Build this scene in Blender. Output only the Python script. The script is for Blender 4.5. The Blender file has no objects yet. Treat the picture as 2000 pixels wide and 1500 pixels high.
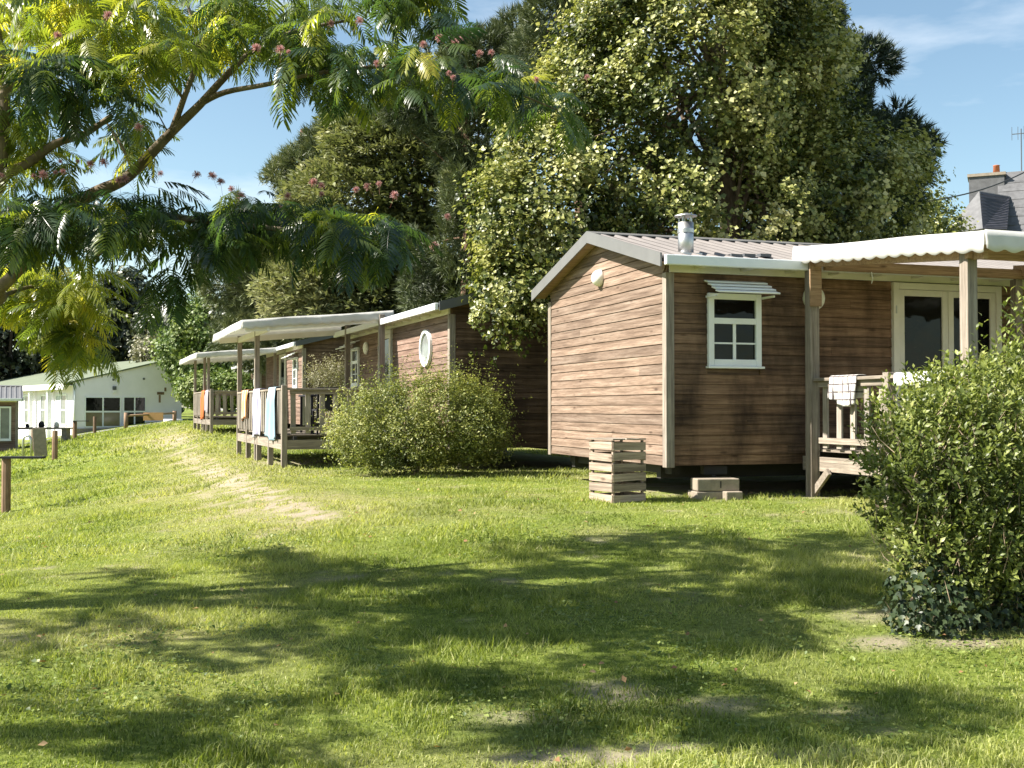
import bpy, math, random
import numpy as np
from mathutils import Vector, Matrix
random.seed(7)
RNG = np.random.default_rng(11)
sc = bpy.context.scene
COL = sc.collection
# ------------------------------------------------------------------ camera, sky, sun, exposure
FPX, HZN, CAMZ = 2200.0, 797.0, 1.5          # focal length in photo pixels, horizon row, eye height
PITCH = math.atan((HZN - 750.0) / FPX)
cam_d = bpy.data.cameras.new('camera'); cam = bpy.data.objects.new('camera', cam_d); COL.objects.link(cam)
cam_d.sensor_width = 36.0; cam_d.lens = FPX / 2000.0 * 36.0; cam_d.clip_end = 3000.0; cam_d.clip_start = 0.05
cam.location = (0, 0, CAMZ); cam.rotation_euler = (math.pi / 2 + PITCH, 0, 0)
sc.camera = cam
SUN_EL, SUN_AZ = math.radians(44.0), math.radians(-97.0)      # azimuth clockwise from +Y
sun_dir = Vector((math.sin(SUN_AZ) * math.cos(SUN_EL), math.cos(SUN_AZ) * math.cos(SUN_EL), math.sin(SUN_EL)))
world = bpy.data.worlds.new('World'); sc.world = world; world.use_nodes = True
wn = world.node_tree.nodes; wl = world.node_tree.links; wn.clear()
w_out = wn.new('ShaderNodeOutputWorld'); w_bg = wn.new('ShaderNodeBackground'); sky = wn.new('ShaderNodeTexSky')
sky.sky_type = 'NISHITA'; sky.sun_disc = False; sky.sun_elevation = SUN_EL; sky.sun_rotation = SUN_AZ
sky.altitude = 20; sky.air_density = 1.0; sky.dust_density = 0.8; sky.ozone_density = 0.35
w_bg.inputs['Strength'].default_value = 0.067
# thin streaks of high cloud all over the sky
tc = wn.new('ShaderNodeTexCoord'); mp = wn.new('ShaderNodeMapping'); nz = wn.new('ShaderNodeTexNoise'); rp = wn.new('ShaderNodeValToRGB'); mx = wn.new('ShaderNodeMix')
mp.inputs['Scale'].default_value = (1.6, 1.6, 6.0); mp.inputs['Rotation'].default_value = (0.1, 0.25, 0.4); mp.inputs['Location'].default_value = (0.35, 0.1, 0.2)
nz.inputs['Scale'].default_value = 2.2; nz.inputs['Detail'].default_value = 7; nz.inputs['Roughness'].default_value = 0.55
rp.color_ramp.elements[0].position = 0.50; rp.color_ramp.elements[0].color = (0, 0, 0, 1)
rp.color_ramp.elements[1].position = 0.80; rp.color_ramp.elements[1].color = (0.6, 0.6, 0.6, 1)
mx.data_type = 'RGBA'; mx.inputs[7].default_value = (7.6, 7.8, 8.0, 1)
wl.new(tc.outputs['Generated'], mp.inputs['Vector']); wl.new(mp.outputs['Vector'], nz.inputs['Vector']); wl.new(nz.outputs['Fac'], rp.inputs['Fac'])
tn = wn.new('ShaderNodeMix'); tn.data_type = 'RGBA'; tn.blend_type = 'MULTIPLY'; tn.inputs[0].default_value = 1.0; tn.inputs[7].default_value = (.93, 1.0, .94, 1); wl.new(sky.outputs['Color'], tn.inputs[6])
wl.new(rp.outputs['Color'], mx.inputs[0]); wl.new(tn.outputs[2], mx.inputs[6]); wl.new(mx.outputs[2], w_bg.inputs['Color']); wl.new(w_bg.outputs[0], w_out.inputs['Surface'])
sun_d = bpy.data.lights.new('sun', 'SUN'); sun = bpy.data.objects.new('sun', sun_d); COL.objects.link(sun)
sun_d.energy = 5.0; sun_d.angle = math.radians(0.55); sun_d.color = (1.0, 0.94, 0.83)
sun.rotation_euler = sun_dir.to_track_quat('Z', 'Y').to_euler(); sun.location = sun_dir * 60
sc.view_settings.view_transform = 'Standard'; sc.view_settings.look = 'None'; sc.view_settings.gamma = 1.0
sc.view_settings.exposure = 1.56; sc.view_settings.use_curve_mapping = False
sc.render.engine = 'CYCLES'
sc.cycles.max_bounces = 8; sc.cycles.transparent_max_bounces = 8; sc.cycles.use_denoising = True

# ------------------------------------------------------------------ helpers
def P(px, py, d):
    """world point seen at photo pixel (px, py) at distance d along the view's horizontal axis"""
    a = math.atan((750.0 - py) / FPX) + PITCH
    cx, cz = (px - 1000.0) / FPX, (750.0 - py) / FPX
    y = math.cos(PITCH) - cz * math.sin(PITCH); z = math.sin(PITCH) + cz * math.cos(PITCH)
    return Vector((cx / y * d, d, CAMZ + z / y * d))
def smooth(a, b, x):
    t = np.clip((x - a) / (b - a), 0, 1); return t * t * (3 - 2 * t)
_perm = np.random.default_rng(5).random((256, 256))
def vnoise(x, y):
    xi = np.floor(x).astype(int); yi = np.floor(y).astype(int); fx = x - xi; fy = y - yi
    fx = fx * fx * (3 - 2 * fx); fy = fy * fy * (3 - 2 * fy)
    a = _perm[xi % 256, yi % 256]; b = _perm[(xi + 1) % 256, yi % 256]; c = _perm[xi % 256, (yi + 1) % 256]; d = _perm[(xi + 1) % 256, (yi + 1) % 256]
    return (a * (1 - fx) + b * fx) * (1 - fy) + (c * (1 - fx) + d * fx) * fy
def fbm(x, y, o=4):
    s = 0; a = 0.5
    for i in range(o):
        s = s + a * vnoise(x * 2 ** i + 17.3 * i, y * 2 ** i + 9.1 * i); a *= 0.5
    return s / (1 - 0.5 ** o)
_PY = [-40, 0, 5, 8, 10.5, 13, 20, 27, 36, 45, 62, 80, 200, 900]; _PZ = [-.3, 0, .03, .17, .31, .42, .42, .43, .68, .74, .72, .75, 1.2, 1.4]
def zg(x, y):
    x = np.asarray(x, float); y = np.asarray(y, float)
    base = np.interp(y, _PY, _PZ)
    x0 = -4.6 - (y - 20) * 0.345
    d = np.maximum(x0 - x, 0); d = np.sqrt(d * d + 0.25) - 0.5 * np.exp(-d)
    d = np.maximum(d, 0)
    drop = np.minimum(0.155 * d, 1.6 + 0.02 * d) * smooth(6, 17, y) * (1 - smooth(90, 160, y))
    return base - drop + (fbm(x * 0.8, y * 0.8, 3) - 0.5) * 0.05 * (1 - smooth(60, 90, y))
def zgf(x, y): return float(zg(x, y))
def G(px, py):
    """where the ray through a photo pixel meets the ground"""
    lo, hi = 1.0, 140.0
    for d in np.linspace(2.5, 140, 1200):
        p = P(px, py, d)
        if p.z <= zgf(p.x, p.y): return p
    return P(px, py, 60)
def link(o, parent=None):
    COL.objects.link(o)
    if parent is not None: o.parent = parent
    return o
def tag(o, label=None, cat=None, group=None, kind=None):
    for k, v in (('label', label), ('category', cat), ('group', group), ('kind', kind)):
        if v: o[k] = v
    return o
def thing(name, label, cat, loc=(0, 0, 0), rz=0, group=None):
    o = bpy.data.objects.new(name, None); o.empty_display_size = 0.2; o.location = loc; o.rotation_euler = (0, 0, rz)
    link(o); return tag(o, label, cat, group)
def fast_mesh(name, co, tris, mat, parent=None, rnd=None, smooth_shade=False, extra=None):
    me = bpy.data.meshes.new(name); co = np.ascontiguousarray(co, np.float32); tris = np.ascontiguousarray(tris, np.int32)
    me.vertices.add(len(co)); me.vertices.foreach_set('co', co.ravel())
    me.loops.add(tris.size); me.loops.foreach_set('vertex_index', tris.ravel())
    me.polygons.add(len(tris)); me.polygons.foreach_set('loop_start', np.arange(0, tris.size, 3, dtype=np.int32))
    if smooth_shade: me.polygons.foreach_set('use_smooth', np.ones(len(tris), bool))
    me.update(calc_edges=True)
    for k, v in ([('rnd', rnd)] if rnd is not None else []) + list((extra or {}).items()):
        at = me.attributes.new(k, 'FLOAT', 'POINT'); at.data.foreach_set('value', np.ascontiguousarray(v, np.float32))
    if mat: me.materials.append(mat)
    return link(bpy.data.objects.new(name, me), parent)
class MB:
    def __init__(s): s.v = []; s.f = []
    def add(s, vs, fs):
        n = len(s.v); s.v += [tuple(v) for v in vs]; s.f += [tuple(i + n for i in f) for f in fs]; return s
    def box(s, x0, x1, y0, y1, z0, z1, m=None):
        vs = [(x, y, z) for z in (z0, z1) for y in (y0, y1) for x in (x0, x1)]
        if m is not None: vs = [m @ Vector(v) for v in vs]
        return s.add(vs, [(0, 2, 3, 1), (4, 5, 7, 6), (0, 1, 5, 4), (1, 3, 7, 5), (3, 2, 6, 7), (2, 0, 4, 6)])
    def beam(s, a, b, w, h, up=(0, 0, 1)):
        a = Vector(a); b = Vector(b); d = (b - a); L = d.length; d.normalize(); u = Vector(up)
        if abs(d.dot(u)) > .98: u = Vector((1, 0, 0))
        sd = d.cross(u).normalized(); u = sd.cross(d)
        m = Matrix.Translation(a) @ Matrix((d, sd, u)).transposed().to_4x4()
        return s.box(0, L, -w / 2, w / 2, -h / 2, h / 2, m)
    def tube(s, pts, rad, n=8, cap=True):
        pts = [Vector(p) for p in pts]; N = len(pts); rad = rad if hasattr(rad, '__len__') else [rad] * N
        vs = []; fs = []; prev = None
        for i, p in enumerate(pts):
            d = (pts[min(i + 1, N - 1)] - pts[max(i - 1, 0)]).normalized()
            if prev is None:
                u = d.cross(Vector((0, 0, 1)));  u = u if u.length > .05 else d.cross(Vector((1, 0, 0)))
            else: u = prev - d * prev.dot(d)
            u.normalize(); prev = u; w = d.cross(u)
            for k in range(n):
                a = 2 * math.pi * k / n; vs.append(p + (u * math.cos(a) + w * math.sin(a)) * rad[i])
        for i in range(N - 1):
            for k in range(n):
                a = i * n + k; b = i * n + (k + 1) % n; fs.append((a, b, b + n, a + n))
        if cap: fs.append(tuple(range(n - 1, -1, -1))); fs.append(tuple((N - 1) * n + k for k in range(n)))
        return s.add(vs, fs)
    def lathe(s, prof, n=24, m=None, full=True):
        vs = []; fs = []
        for r, z in prof:
            for k in range(n):
                a = 2 * math.pi * k / n; v = Vector((r * math.cos(a), r * math.sin(a), z)); vs.append(m @ v if m is not None else v)
        for i in range(len(prof) - 1):
            for k in range(n): a = i * n + k; b = i * n + (k + 1) % n; fs.append((a, b, b + n, a + n))
        if full: fs.append(tuple(range(n - 1, -1, -1))); fs.append(tuple((len(prof) - 1) * n + k for k in range(n)))
        return s.add(vs, fs)
    def mesh(s, name, mat, sm=False):
        me = bpy.data.meshes.new(name); me.from_pydata(s.v, [], s.f); me.update()
        if sm: me.polygons.foreach_set('use_smooth', [True] * len(me.polygons))
        if mat: me.materials.append(mat)
        return me
    def build(s, name, mat, parent=None, sm=False, bevel=0):
        o = link(bpy.data.objects.new(name, s.mesh(name, mat, sm)), parent)
        if bevel:
            b = o.modifiers.new('bevel', 'BEVEL'); b.width = bevel; b.segments = 2; b.limit_method = 'ANGLE'
        return o
def part(name, mat, parent, *boxes, bevel=0):
    m = MB()
    for b in boxes: m.box(*b)
    return m.build(name, mat, parent, bevel=bevel)

# ------------------------------------------------------------------ materials
def base_mat(name, rough=.6, spec=.4):
    m = bpy.data.materials.new(name); m.use_nodes = True; nt = m.node_tree; b = nt.nodes['Principled BSDF']
    b.inputs['Roughness'].default_value = rough; b.inputs['Specular IOR Level'].default_value = spec
    return m, nt, b
def ramp(nt, stops):
    r = nt.nodes.new('ShaderNodeValToRGB'); e = r.color_ramp.elements
    while len(e) < len(stops): e.new(0.5)
    for i, (p, c) in enumerate(stops): e[i].position = p; e[i].color = (*c, 1)
    return r
def noise_node(nt, vec, scale, detail=5, rough=.55):
    n = nt.nodes.new('ShaderNodeTexNoise'); n.inputs['Scale'].default_value = scale; n.inputs['Detail'].default_value = detail; n.inputs['Roughness'].default_value = rough
    if vec: nt.links.new(vec, n.inputs['Vector'])
    return n
def bump(nt, b, h, strength=.3, dist=.01):
    n = nt.nodes.new('ShaderNodeBump'); n.inputs['Strength'].default_value = strength; n.inputs['Distance'].default_value = dist
    nt.links.new(h, n.inputs['Height']); nt.links.new(n.outputs[0], b.inputs['Normal'])
def objvec(nt, scale=(1, 1, 1), rand=True):
    t = nt.nodes.new('ShaderNodeTexCoord'); m = nt.nodes.new('ShaderNodeMapping'); m.inputs['Scale'].default_value = scale
    if rand:
        o = nt.nodes.new('ShaderNodeObjectInfo'); mu = nt.nodes.new('ShaderNodeMath'); mu.operation = 'MULTIPLY'; mu.inputs[1].default_value = 37.0
        v = nt.nodes.new('ShaderNodeVectorMath'); v.operation = 'ADD'
        nt.links.new(o.outputs['Random'], mu.inputs[0]); nt.links.new(t.outputs['Object'], v.inputs[0]); nt.links.new(mu.outputs[0], v.inputs[1]); nt.links.new(v.outputs[0], m.inputs['Vector'])
    else: nt.links.new(t.outputs['Object'], m.inputs['Vector'])
    return m.outputs[0]
def mixc(nt, fac, a, b, mode='MIX'):
    m = nt.nodes.new('ShaderNodeMix'); m.data_type = 'RGBA'; m.blend_type = mode
    for i, v in ((0, fac), (6, a), (7, b)):
        if hasattr(v, 'default_value') or hasattr(v, 'is_linked'): nt.links.new(v, m.inputs[i])
        elif i == 0: m.inputs[0].default_value = v
        else: m.inputs[i].default_value = (*v, 1)
    return m.outputs[2]
def wood(name, dark, mid, light, axis='X', grain=26, rough=.75, knots=True, stain=None, var=.35, spec=.25):
    m, nt, b = base_mat(name, rough, spec)
    sx = {'X': (1.1, grain, grain), 'Z': (grain, grain, 1.1), 'Y': (grain, 1.1, grain)}[axis]
    v = objvec(nt, sx); n = noise_node(nt, v, 1.0, 8, .62)
    r = ramp(nt, [(.30, dark), (.52, mid), (.74, light)]); nt.links.new(n.outputs['Fac'], r.inputs['Fac']); c = r.outputs['Color']
    # plank to plank variation
    oi = nt.nodes.new('ShaderNodeObjectInfo'); rv = ramp(nt, [(0, (1 - var,) * 3), (.5, (1, .98, .95)), (1, (1 + var * .6, 1 + var * .55, 1 + var * .5))]); nt.links.new(oi.outputs['Random'], rv.inputs['Fac'])
    c = mixc(nt, 1.0, c, rv.outputs['Color'], 'MULTIPLY')
    # broad weathering
    v2 = objvec(nt, (.9, 2.5, 2.5)); n2 = noise_node(nt, v2, 1.6, 4); r2 = ramp(nt, [(.35, (.72, .70, .68)), (.65, (1.12, 1.1, 1.08))]); nt.links.new(n2.outputs['Fac'], r2.inputs['Fac'])
    c = mixc(nt, .45, c, r2.outputs['Color'], 'MULTIPLY')
    v5 = objvec(nt, tuple(q * 4 if q > 5 else q * 5 for q in sx)); n5 = noise_node(nt, v5, 1.0, 4, .6); r5 = ramp(nt, [(.36, (.70, .68, .66)), (.56, (1.06, 1.05, 1.04))]); nt.links.new(n5.outputs['Fac'], r5.inputs['Fac']); c = mixc(nt, .8, c, r5.outputs['Color'], 'MULTIPLY')
    if knots:
        v3 = objvec(nt, (2.2, 7, 7)); vo = nt.nodes.new('ShaderNodeTexVoronoi'); vo.inputs['Scale'].default_value = 1.0; nt.links.new(v3, vo.inputs['Vector'])
        r3 = ramp(nt, [(.05, (.25, .2, .17)), (.16, (1, 1, 1))]); nt.links.new(vo.outputs['Distance'], r3.inputs['Fac']); c = mixc(nt, .75, c, r3.outputs['Color'], 'MULTIPLY')
    if stain:
        g = nt.nodes.new('ShaderNodeNewGeometry'); mpp = nt.nodes.new('ShaderNodeMapping'); mpp.inputs['Scale'].default_value = (2.4, 2.4, .9); nt.links.new(g.outputs['Position'], mpp.inputs['Vector'])
        n4 = noise_node(nt, mpp.outputs[0], 1.0, 6, .6); r4 = ramp(nt, [(.40, (1, 1, 1)), (.68, stain)]); nt.links.new(n4.outputs['Fac'], r4.inputs['Fac']); c = mixc(nt, .9, c, r4.outputs['Color'], 'MULTIPLY')
    nt.links.new(c, b.inputs['Base Color']); bump(nt, b, n.outputs['Fac'], .35, .006)
    return m
def plain(name, col, rough=.5, spec=.4, metal=0, dirt=.15, scale=3.0, bmp=0.0, trans=0):
    m, nt, b = base_mat(name, rough, spec); b.inputs['Metallic'].default_value = metal
    v = objvec(nt, (1, 1, 1)); n = noise_node(nt, v, scale, 7, .6)
    r = ramp(nt, [(.3, tuple(c * (1 - dirt) for c in col)), (.6, col), (.8, tuple(min(1, c * (1 + dirt * .35)) for c in col))]); nt.links.new(n.outputs['Fac'], r.inputs['Fac'])
    nt.links.new(r.outputs['Color'], b.inputs['Base Color'])
    if bmp: n2 = noise_node(nt, v, scale * 12, 5); bump(nt, b, n2.outputs['Fac'], bmp, .004)
    if trans:
        t = nt.nodes.new('ShaderNodeBsdfTranslucent'); nt.links.new(r.outputs['Color'], t.inputs['Color']); x = nt.nodes.new('ShaderNodeMixShader'); x.inputs[0].default_value = trans
        nt.links.new(b.outputs[0], x.inputs[1]); nt.links.new(t.outputs[0], x.inputs[2]); nt.links.new(x.outputs[0], nt.nodes['Material Output'].inputs['Surface'])
    return m
def foliage(name, stops, trans=.35, rough=.5, spec=.35, tcol=(1.25, 1.35, .55), extra=None):
    m, nt, b = base_mat(name, rough, spec)
    if 'grass' in name or 'clover' in name: stops = [(q, (c[0] * .97, c[1] * .99, c[2] * 1.05)) for q, c in stops]
    elif 'pink' not in name: stops = [(q, (c[0] * 1.0, c[1] * .93, c[2] * 1.22)) for q, c in stops]; tcol = (tcol[0] * .98, tcol[1] * .94, tcol[2] * 1.25)
    a = nt.nodes.new('ShaderNodeAttribute'); a.attribute_name = 'rnd'; r = ramp(nt, stops); nt.links.new(a.outputs['Fac'], r.inputs['Fac']); c = r.outputs['Color']
    if extra:                                     # second attribute mixes towards another colour (dry grass)
        a2 = nt.nodes.new('ShaderNodeAttribute'); a2.attribute_name = extra[0]; c = mixc(nt, a2.outputs['Fac'], c, extra[1])
    nt.links.new(c, b.inputs['Base Color'])
    t = nt.nodes.new('ShaderNodeBsdfTranslucent'); tc_ = mixc(nt, 1.0, c, tcol, 'MULTIPLY'); nt.links.new(tc_, t.inputs['Color'])
    x = nt.nodes.new('ShaderNodeMixShader'); x.inputs[0].default_value = trans
    nt.links.new(b.outputs[0], x.inputs[1]); nt.links.new(t.outputs[0], x.inputs[2]); nt.links.new(x.outputs[0], nt.nodes['Material Output'].inputs['Surface'])
    return m
def bark(name, a, b_, scale=9):
    m, nt, b = base_mat(name, .9, .15); v = objvec(nt, (1, 1, .35), False); n = noise_node(nt, v, scale, 8, .65)
    r = ramp(nt, [(.35, a), (.65, b_)]); nt.links.new(n.outputs['Fac'], r.inputs['Fac']); nt.links.new(r.outputs['Color'], b.inputs['Base Color']); bump(nt, b, n.outputs['Fac'], .6, .02)
    return m
M = {}
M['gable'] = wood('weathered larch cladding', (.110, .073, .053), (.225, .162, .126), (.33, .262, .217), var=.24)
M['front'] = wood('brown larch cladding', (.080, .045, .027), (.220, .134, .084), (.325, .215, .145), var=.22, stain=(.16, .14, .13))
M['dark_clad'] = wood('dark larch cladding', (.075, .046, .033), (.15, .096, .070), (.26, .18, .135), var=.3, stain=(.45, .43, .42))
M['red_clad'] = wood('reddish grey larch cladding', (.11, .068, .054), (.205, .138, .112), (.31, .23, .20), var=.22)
M['post'] = wood('grey weathered post', (.155, .132, .112), (.265, .232, .202), (.37, .335, .30), axis='Z', grain=40, var=.12, knots=False)
M['rail'] = wood('grey weathered rail', (.165, .14, .12), (.28, .245, .21), (.39, .35, .305), axis='X', grain=40, var=.2, knots=False)
M['railY'] = wood('grey weathered rail across', (.165, .14, .12), (.28, .245, .21), (.39, .35, .305), axis='Y', grain=40, var=.2, knots=False)
M['baluster'] = wood('grey weathered baluster', (.20, .175, .15), (.33, .298, .265), (.44, .405, .365), axis='Z', grain=40, var=.2, knots=False)
M['slat'] = wood('silvered crate slat', (.17, .135, .11), (.36, .29, .24), (.52, .43, .36), axis='X', grain=30, var=.25)
M['beam'] = wood('pine beam', (.22, .14, .085), (.34, .23, .145), (.43, .31, .21), axis='X', grain=30, var=.1)
M['bollard'] = wood('brown bollard', (.12, .075, .045), (.23, .15, .10), (.33, .24, .17), axis='Z', grain=30, var=.3, knots=False)
M['white'] = plain('white lacquer', (.78, .79, .79), .35, .5, dirt=.10)
M['cream'] = plain('cream board', (.70, .66, .58), .45, .4, dirt=.12)
M['gutter'] = plain('white gutter', (.74, .76, .78), .3, .5, dirt=.08)
M['roof'] = plain('grey beige roof sheet', (.165, .148, .142), .5, .35, metal=.0, dirt=.22, scale=1.6)
M['trim'] = plain('grey roof trim', (.145, .142, .142), .45, .4, dirt=.12, scale=4)
M['roof_dark'] = plain('dark grey roof', (.09, .095, .105), .5, .4, dirt=.2)
M['canopy'] = plain('white awning canvas', (.74, .73, .71), .55, .3, dirt=.20, scale=1.3, bmp=.08, trans=.36)
M['steel'] = plain('brushed steel', (.50, .50, .50), .45, .5, metal=1.0, dirt=.1, scale=8)
M['chassis'] = plain('dark chassis', (.045, .042, .04), .8, .2)
M['lamp'] = plain('milky lamp cover', (.80, .79, .74), .35, .5, dirt=.05)
M['stone'] = plain('concrete block', (.30, .255, .205), .95, .1, dirt=.3, scale=9, bmp=.5)
M['render'] = plain('white render wall', (.83, .79, .84), .85, .2, dirt=.07, scale=1.2, bmp=.1)
M['green_roof'] = plain('pale green roof felt', (.16, .185, .135), .9, .1, dirt=.2, scale=1.0)
M['slate'] = plain('slate roof', (.12, .12, .126), .6, .4, dirt=.35, scale=4)
M['slate_shade'] = plain('slate with painted shade', (.055, .055, .068), .55, .4, dirt=.35, scale=4)  # same slate with shade painted in, for the wing face turned from the sun
M['terracotta'] = plain('terracotta', (.45, .16, .08), .8, .2)
M['asphalt'] = plain('grey asphalt', (.19, .185, .185), .95, .1, dirt=.15, scale=6, bmp=.3)
M['dark_item'] = plain('dark fabric', (.03, .03, .035), .8, .2)
M['wire'] = plain('black cable', (.02, .02, .02), .6, .3)
M['curtain'] = plain('pale curtain', (.55, .58, .60), .8, .1, dirt=.3, scale=5)
def glass_mat():
    m, nt, b = base_mat('window glass', .03, .22); v = objvec(nt, (1, 1, 1)); n = noise_node(nt, v, 1.3, 3)
    nb = noise_node(nt, v, 2.5, 2); bump(nt, b, nb.outputs['Fac'], .25, .02); r = ramp(nt, [(.4, (.003, .0035, .0035)), (.7, (.014, .015, .014))]); nt.links.new(n.outputs['Fac'], r.inputs['Fac']); nt.links.new(r.outputs['Color'], b.inputs['Base Color'])
    return m
M['glass'] = glass_mat()
M['glass_pale'] = plain('pale glass', (.22, .235, .235), .08, .6, dirt=.3)
def cloth(name, base, line=None, scale=26, stripe=False):
    m, nt, b = base_mat(name, .9, .1); v = objvec(nt, (1, 1, 1), False)
    if line:
        s = nt.nodes.new('ShaderNodeSeparateXYZ'); nt.links.new(v, s.inputs[0]); outs = []
        for k in ('X', 'Z') if not stripe else ('X',):
            mm = nt.nodes.new('ShaderNodeMath'); mm.operation = 'MULTIPLY'; mm.inputs[1].default_value = scale; nt.links.new(s.outputs[k], mm.inputs[0])
            fr = nt.nodes.new('ShaderNodeMath'); fr.operation = 'FRACT'; nt.links.new(mm.outputs[0], fr.inputs[0])
            lt = nt.nodes.new('ShaderNodeMath'); lt.operation = 'LESS_THAN'; lt.inputs[1].default_value = .17 if not stripe else .5; nt.links.new(fr.outputs[0], lt.inputs[0]); outs.append(lt.outputs[0])
        f = outs[0]
        if len(outs) > 1:
            mxn = nt.nodes.new('ShaderNodeMath'); mxn.operation = 'MAXIMUM'; nt.links.new(outs[0], mxn.inputs[0]); nt.links.new(outs[1], mxn.inputs[1]); f = mxn.outputs[0]
        c = mixc(nt, f, base, line); nt.links.new(c, b.inputs['Base Color'])
    else:
        n = noise_node(nt, v, 6, 5); r = ramp(nt, [(.3, tuple(x * .85 for x in base)), (.7, base)]); nt.links.new(n.outputs['Fac'], r.inputs['Fac']); nt.links.new(r.outputs['Color'], b.inputs['Base Color'])
    n2 = noise_node(nt, v, 120, 3); bump(nt, b, n2.outputs['Fac'], .3, .003)
    return m
M['bark'] = bark('grey brown bark', (.10, .075, .055), (.24, .19, .145))
M['bark_pale'] = bark('brown branch bark', (.085, .065, .045), (.22, .175, .125))
M['bark_red'] = bark('red brown pine bark', (.075, .045, .03), (.19, .12, .085))
M['twig'] = bark('tan twig', (.20, .145, .10), (.40, .31, .22), 20)
# ------------------------------------------------------------------ ground
def ground_masks(x, y):
    """bare earth and dry grass, 0..1, with shapes of their own"""
    n1 = fbm(x * 1.3 + 3, y * 1.3, 4); n2 = fbm(x * 4.1 + 40, y * 4.1 + 7, 4); n3 = fbm(x * .45 + 70, y * .45 + 20, 3)
    d = np.zeros_like(x); dry = np.zeros_like(x)
    for pts, w, s in PATHS:
        best = np.full_like(x, 1e9)
        for (ax, ay), (bx, by) in zip(pts[:-1], pts[1:]):
            t = np.clip(((x - ax) * (bx - ax) + (y - ay) * (by - ay)) / ((bx - ax) ** 2 + (by - ay) ** 2 + 1e-9), 0, 1)
            best = np.minimum(best, np.hypot(x - ax - t * (bx - ax), y - ay - t * (by - ay)))
        ww = w * (1 + .012 * y) * (.35 + 1.5 * n2)
        d = np.maximum(d, s * (1 - smooth(ww * .25, ww * 1.25, best)) * smooth(.24, .50, fbm(x * 2.3 + 9, y * 1.1 + 4, 3) * .6 + n2 * .4) * smooth(.34, .56, fbm(x * 9 + 2, y * 5 + 6, 3)))
        dry = np.maximum(dry, .75 * (1 - smooth(w * 1.5, w * 7.0, best)))
    for (cx, cy), rx, ry, s in BLOTS:
        q = np.hypot((x - cx) / rx, (y - cy) / ry) + (n2 - .5) * 1.5 + (n1 - .5) * .8
        d = np.maximum(d, s * (1 - smooth(.2, 1.15, q)) * (.35 + .9 * n2))
    d = np.maximum(d, .45 * smooth(.66, .80, n2) * smooth(.45, .62, n1))
    dry = np.clip(dry * (.4 + 1.0 * n2) + .75 * smooth(.5, .75, n3) * n1 + .25 * smooth(.5, .72, n1), 0, 1)
    # mossy strip of greener grass lies along the cabins
    return np.clip(d, 0, 1), dry
def gp(px, py): p = G(px, py); return (p.x, p.y)
PATHS = [([gp(*q) for q in [(606, 1014), (545, 986), (490, 960), (430, 930), (392, 905), (365, 880), (345, 858), (328, 834)]], .30, .95),
         ([gp(*q) for q in [(470, 1005), (420, 985), (385, 960)]], .14, .55), ([gp(*q) for q in [(330, 870), (285, 850)]], .3, .55)]
BLOTS = [((gp(430, 1012)), .5, .25, .5), (gp(395, 930), .5, .5, .6), (gp(1210, 1362), .30, .24, .9), (gp(1130, 1492), .55, .16, .95), (gp(1310, 1460), .38, .14, .75), (gp(1395, 1392), .30, .16, .7),
         (gp(1735, 1262), .32, .20, 1.0), (gp(1900, 1262), .6, .14, 1.0), (gp(1850, 1215), .9, .4, .9), (gp(1650, 1405), .3, .2, .5), (gp(30, 1252), .3, .2, .5), (gp(1010, 1410), .4, .2, .5), (gp(1560, 1480), .5, .12, .5),
         (gp(1680, 1000), .6, .4, .5), ((3.4, 15.2), 2.6, 1.7, 1.0), ((6.2, 14.6), 3.2, 1.7, 1.0), ((-.2, 21.6), 2.4, 2.2, 1.0), ((-4.2, 22.8), 1.6, 2.6, .9), (gp(800, 928), 1.2, .5, .8), (gp(1180, 975), .5, .3, .5)]
def axis(a, b, step, lo, hi, grow=1.14):
    xs = list(np.arange(a, b + 1e-6, step)); s = step
    while xs[-1] < hi: s *= grow; xs.append(xs[-1] + s)
    s = step
    while xs[0] > lo: s *= grow; xs.insert(0, xs[0] - s)
    return np.array(xs)
gxs = axis(-8.0, 5.0, .10, -900, 900, 1.17); gys = axis(2.6, 21, .10, -60, 1500, 1.15)
GX, GY = np.meshgrid(gxs, gys); GZ = zg(GX, GY)
dm, dr = ground_masks(GX.ravel(), GY.ravel())
ny, nx = GX.shape; idx = np.arange(ny * nx).reshape(ny, nx)
q = np.stack([idx[:-1, :-1], idx[:-1, 1:], idx[1:, 1:], idx[1:, :-1]], -1).reshape(-1, 4)
tris = np.concatenate([q[:, [0, 1, 2]], q[:, [0, 2, 3]]])
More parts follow.
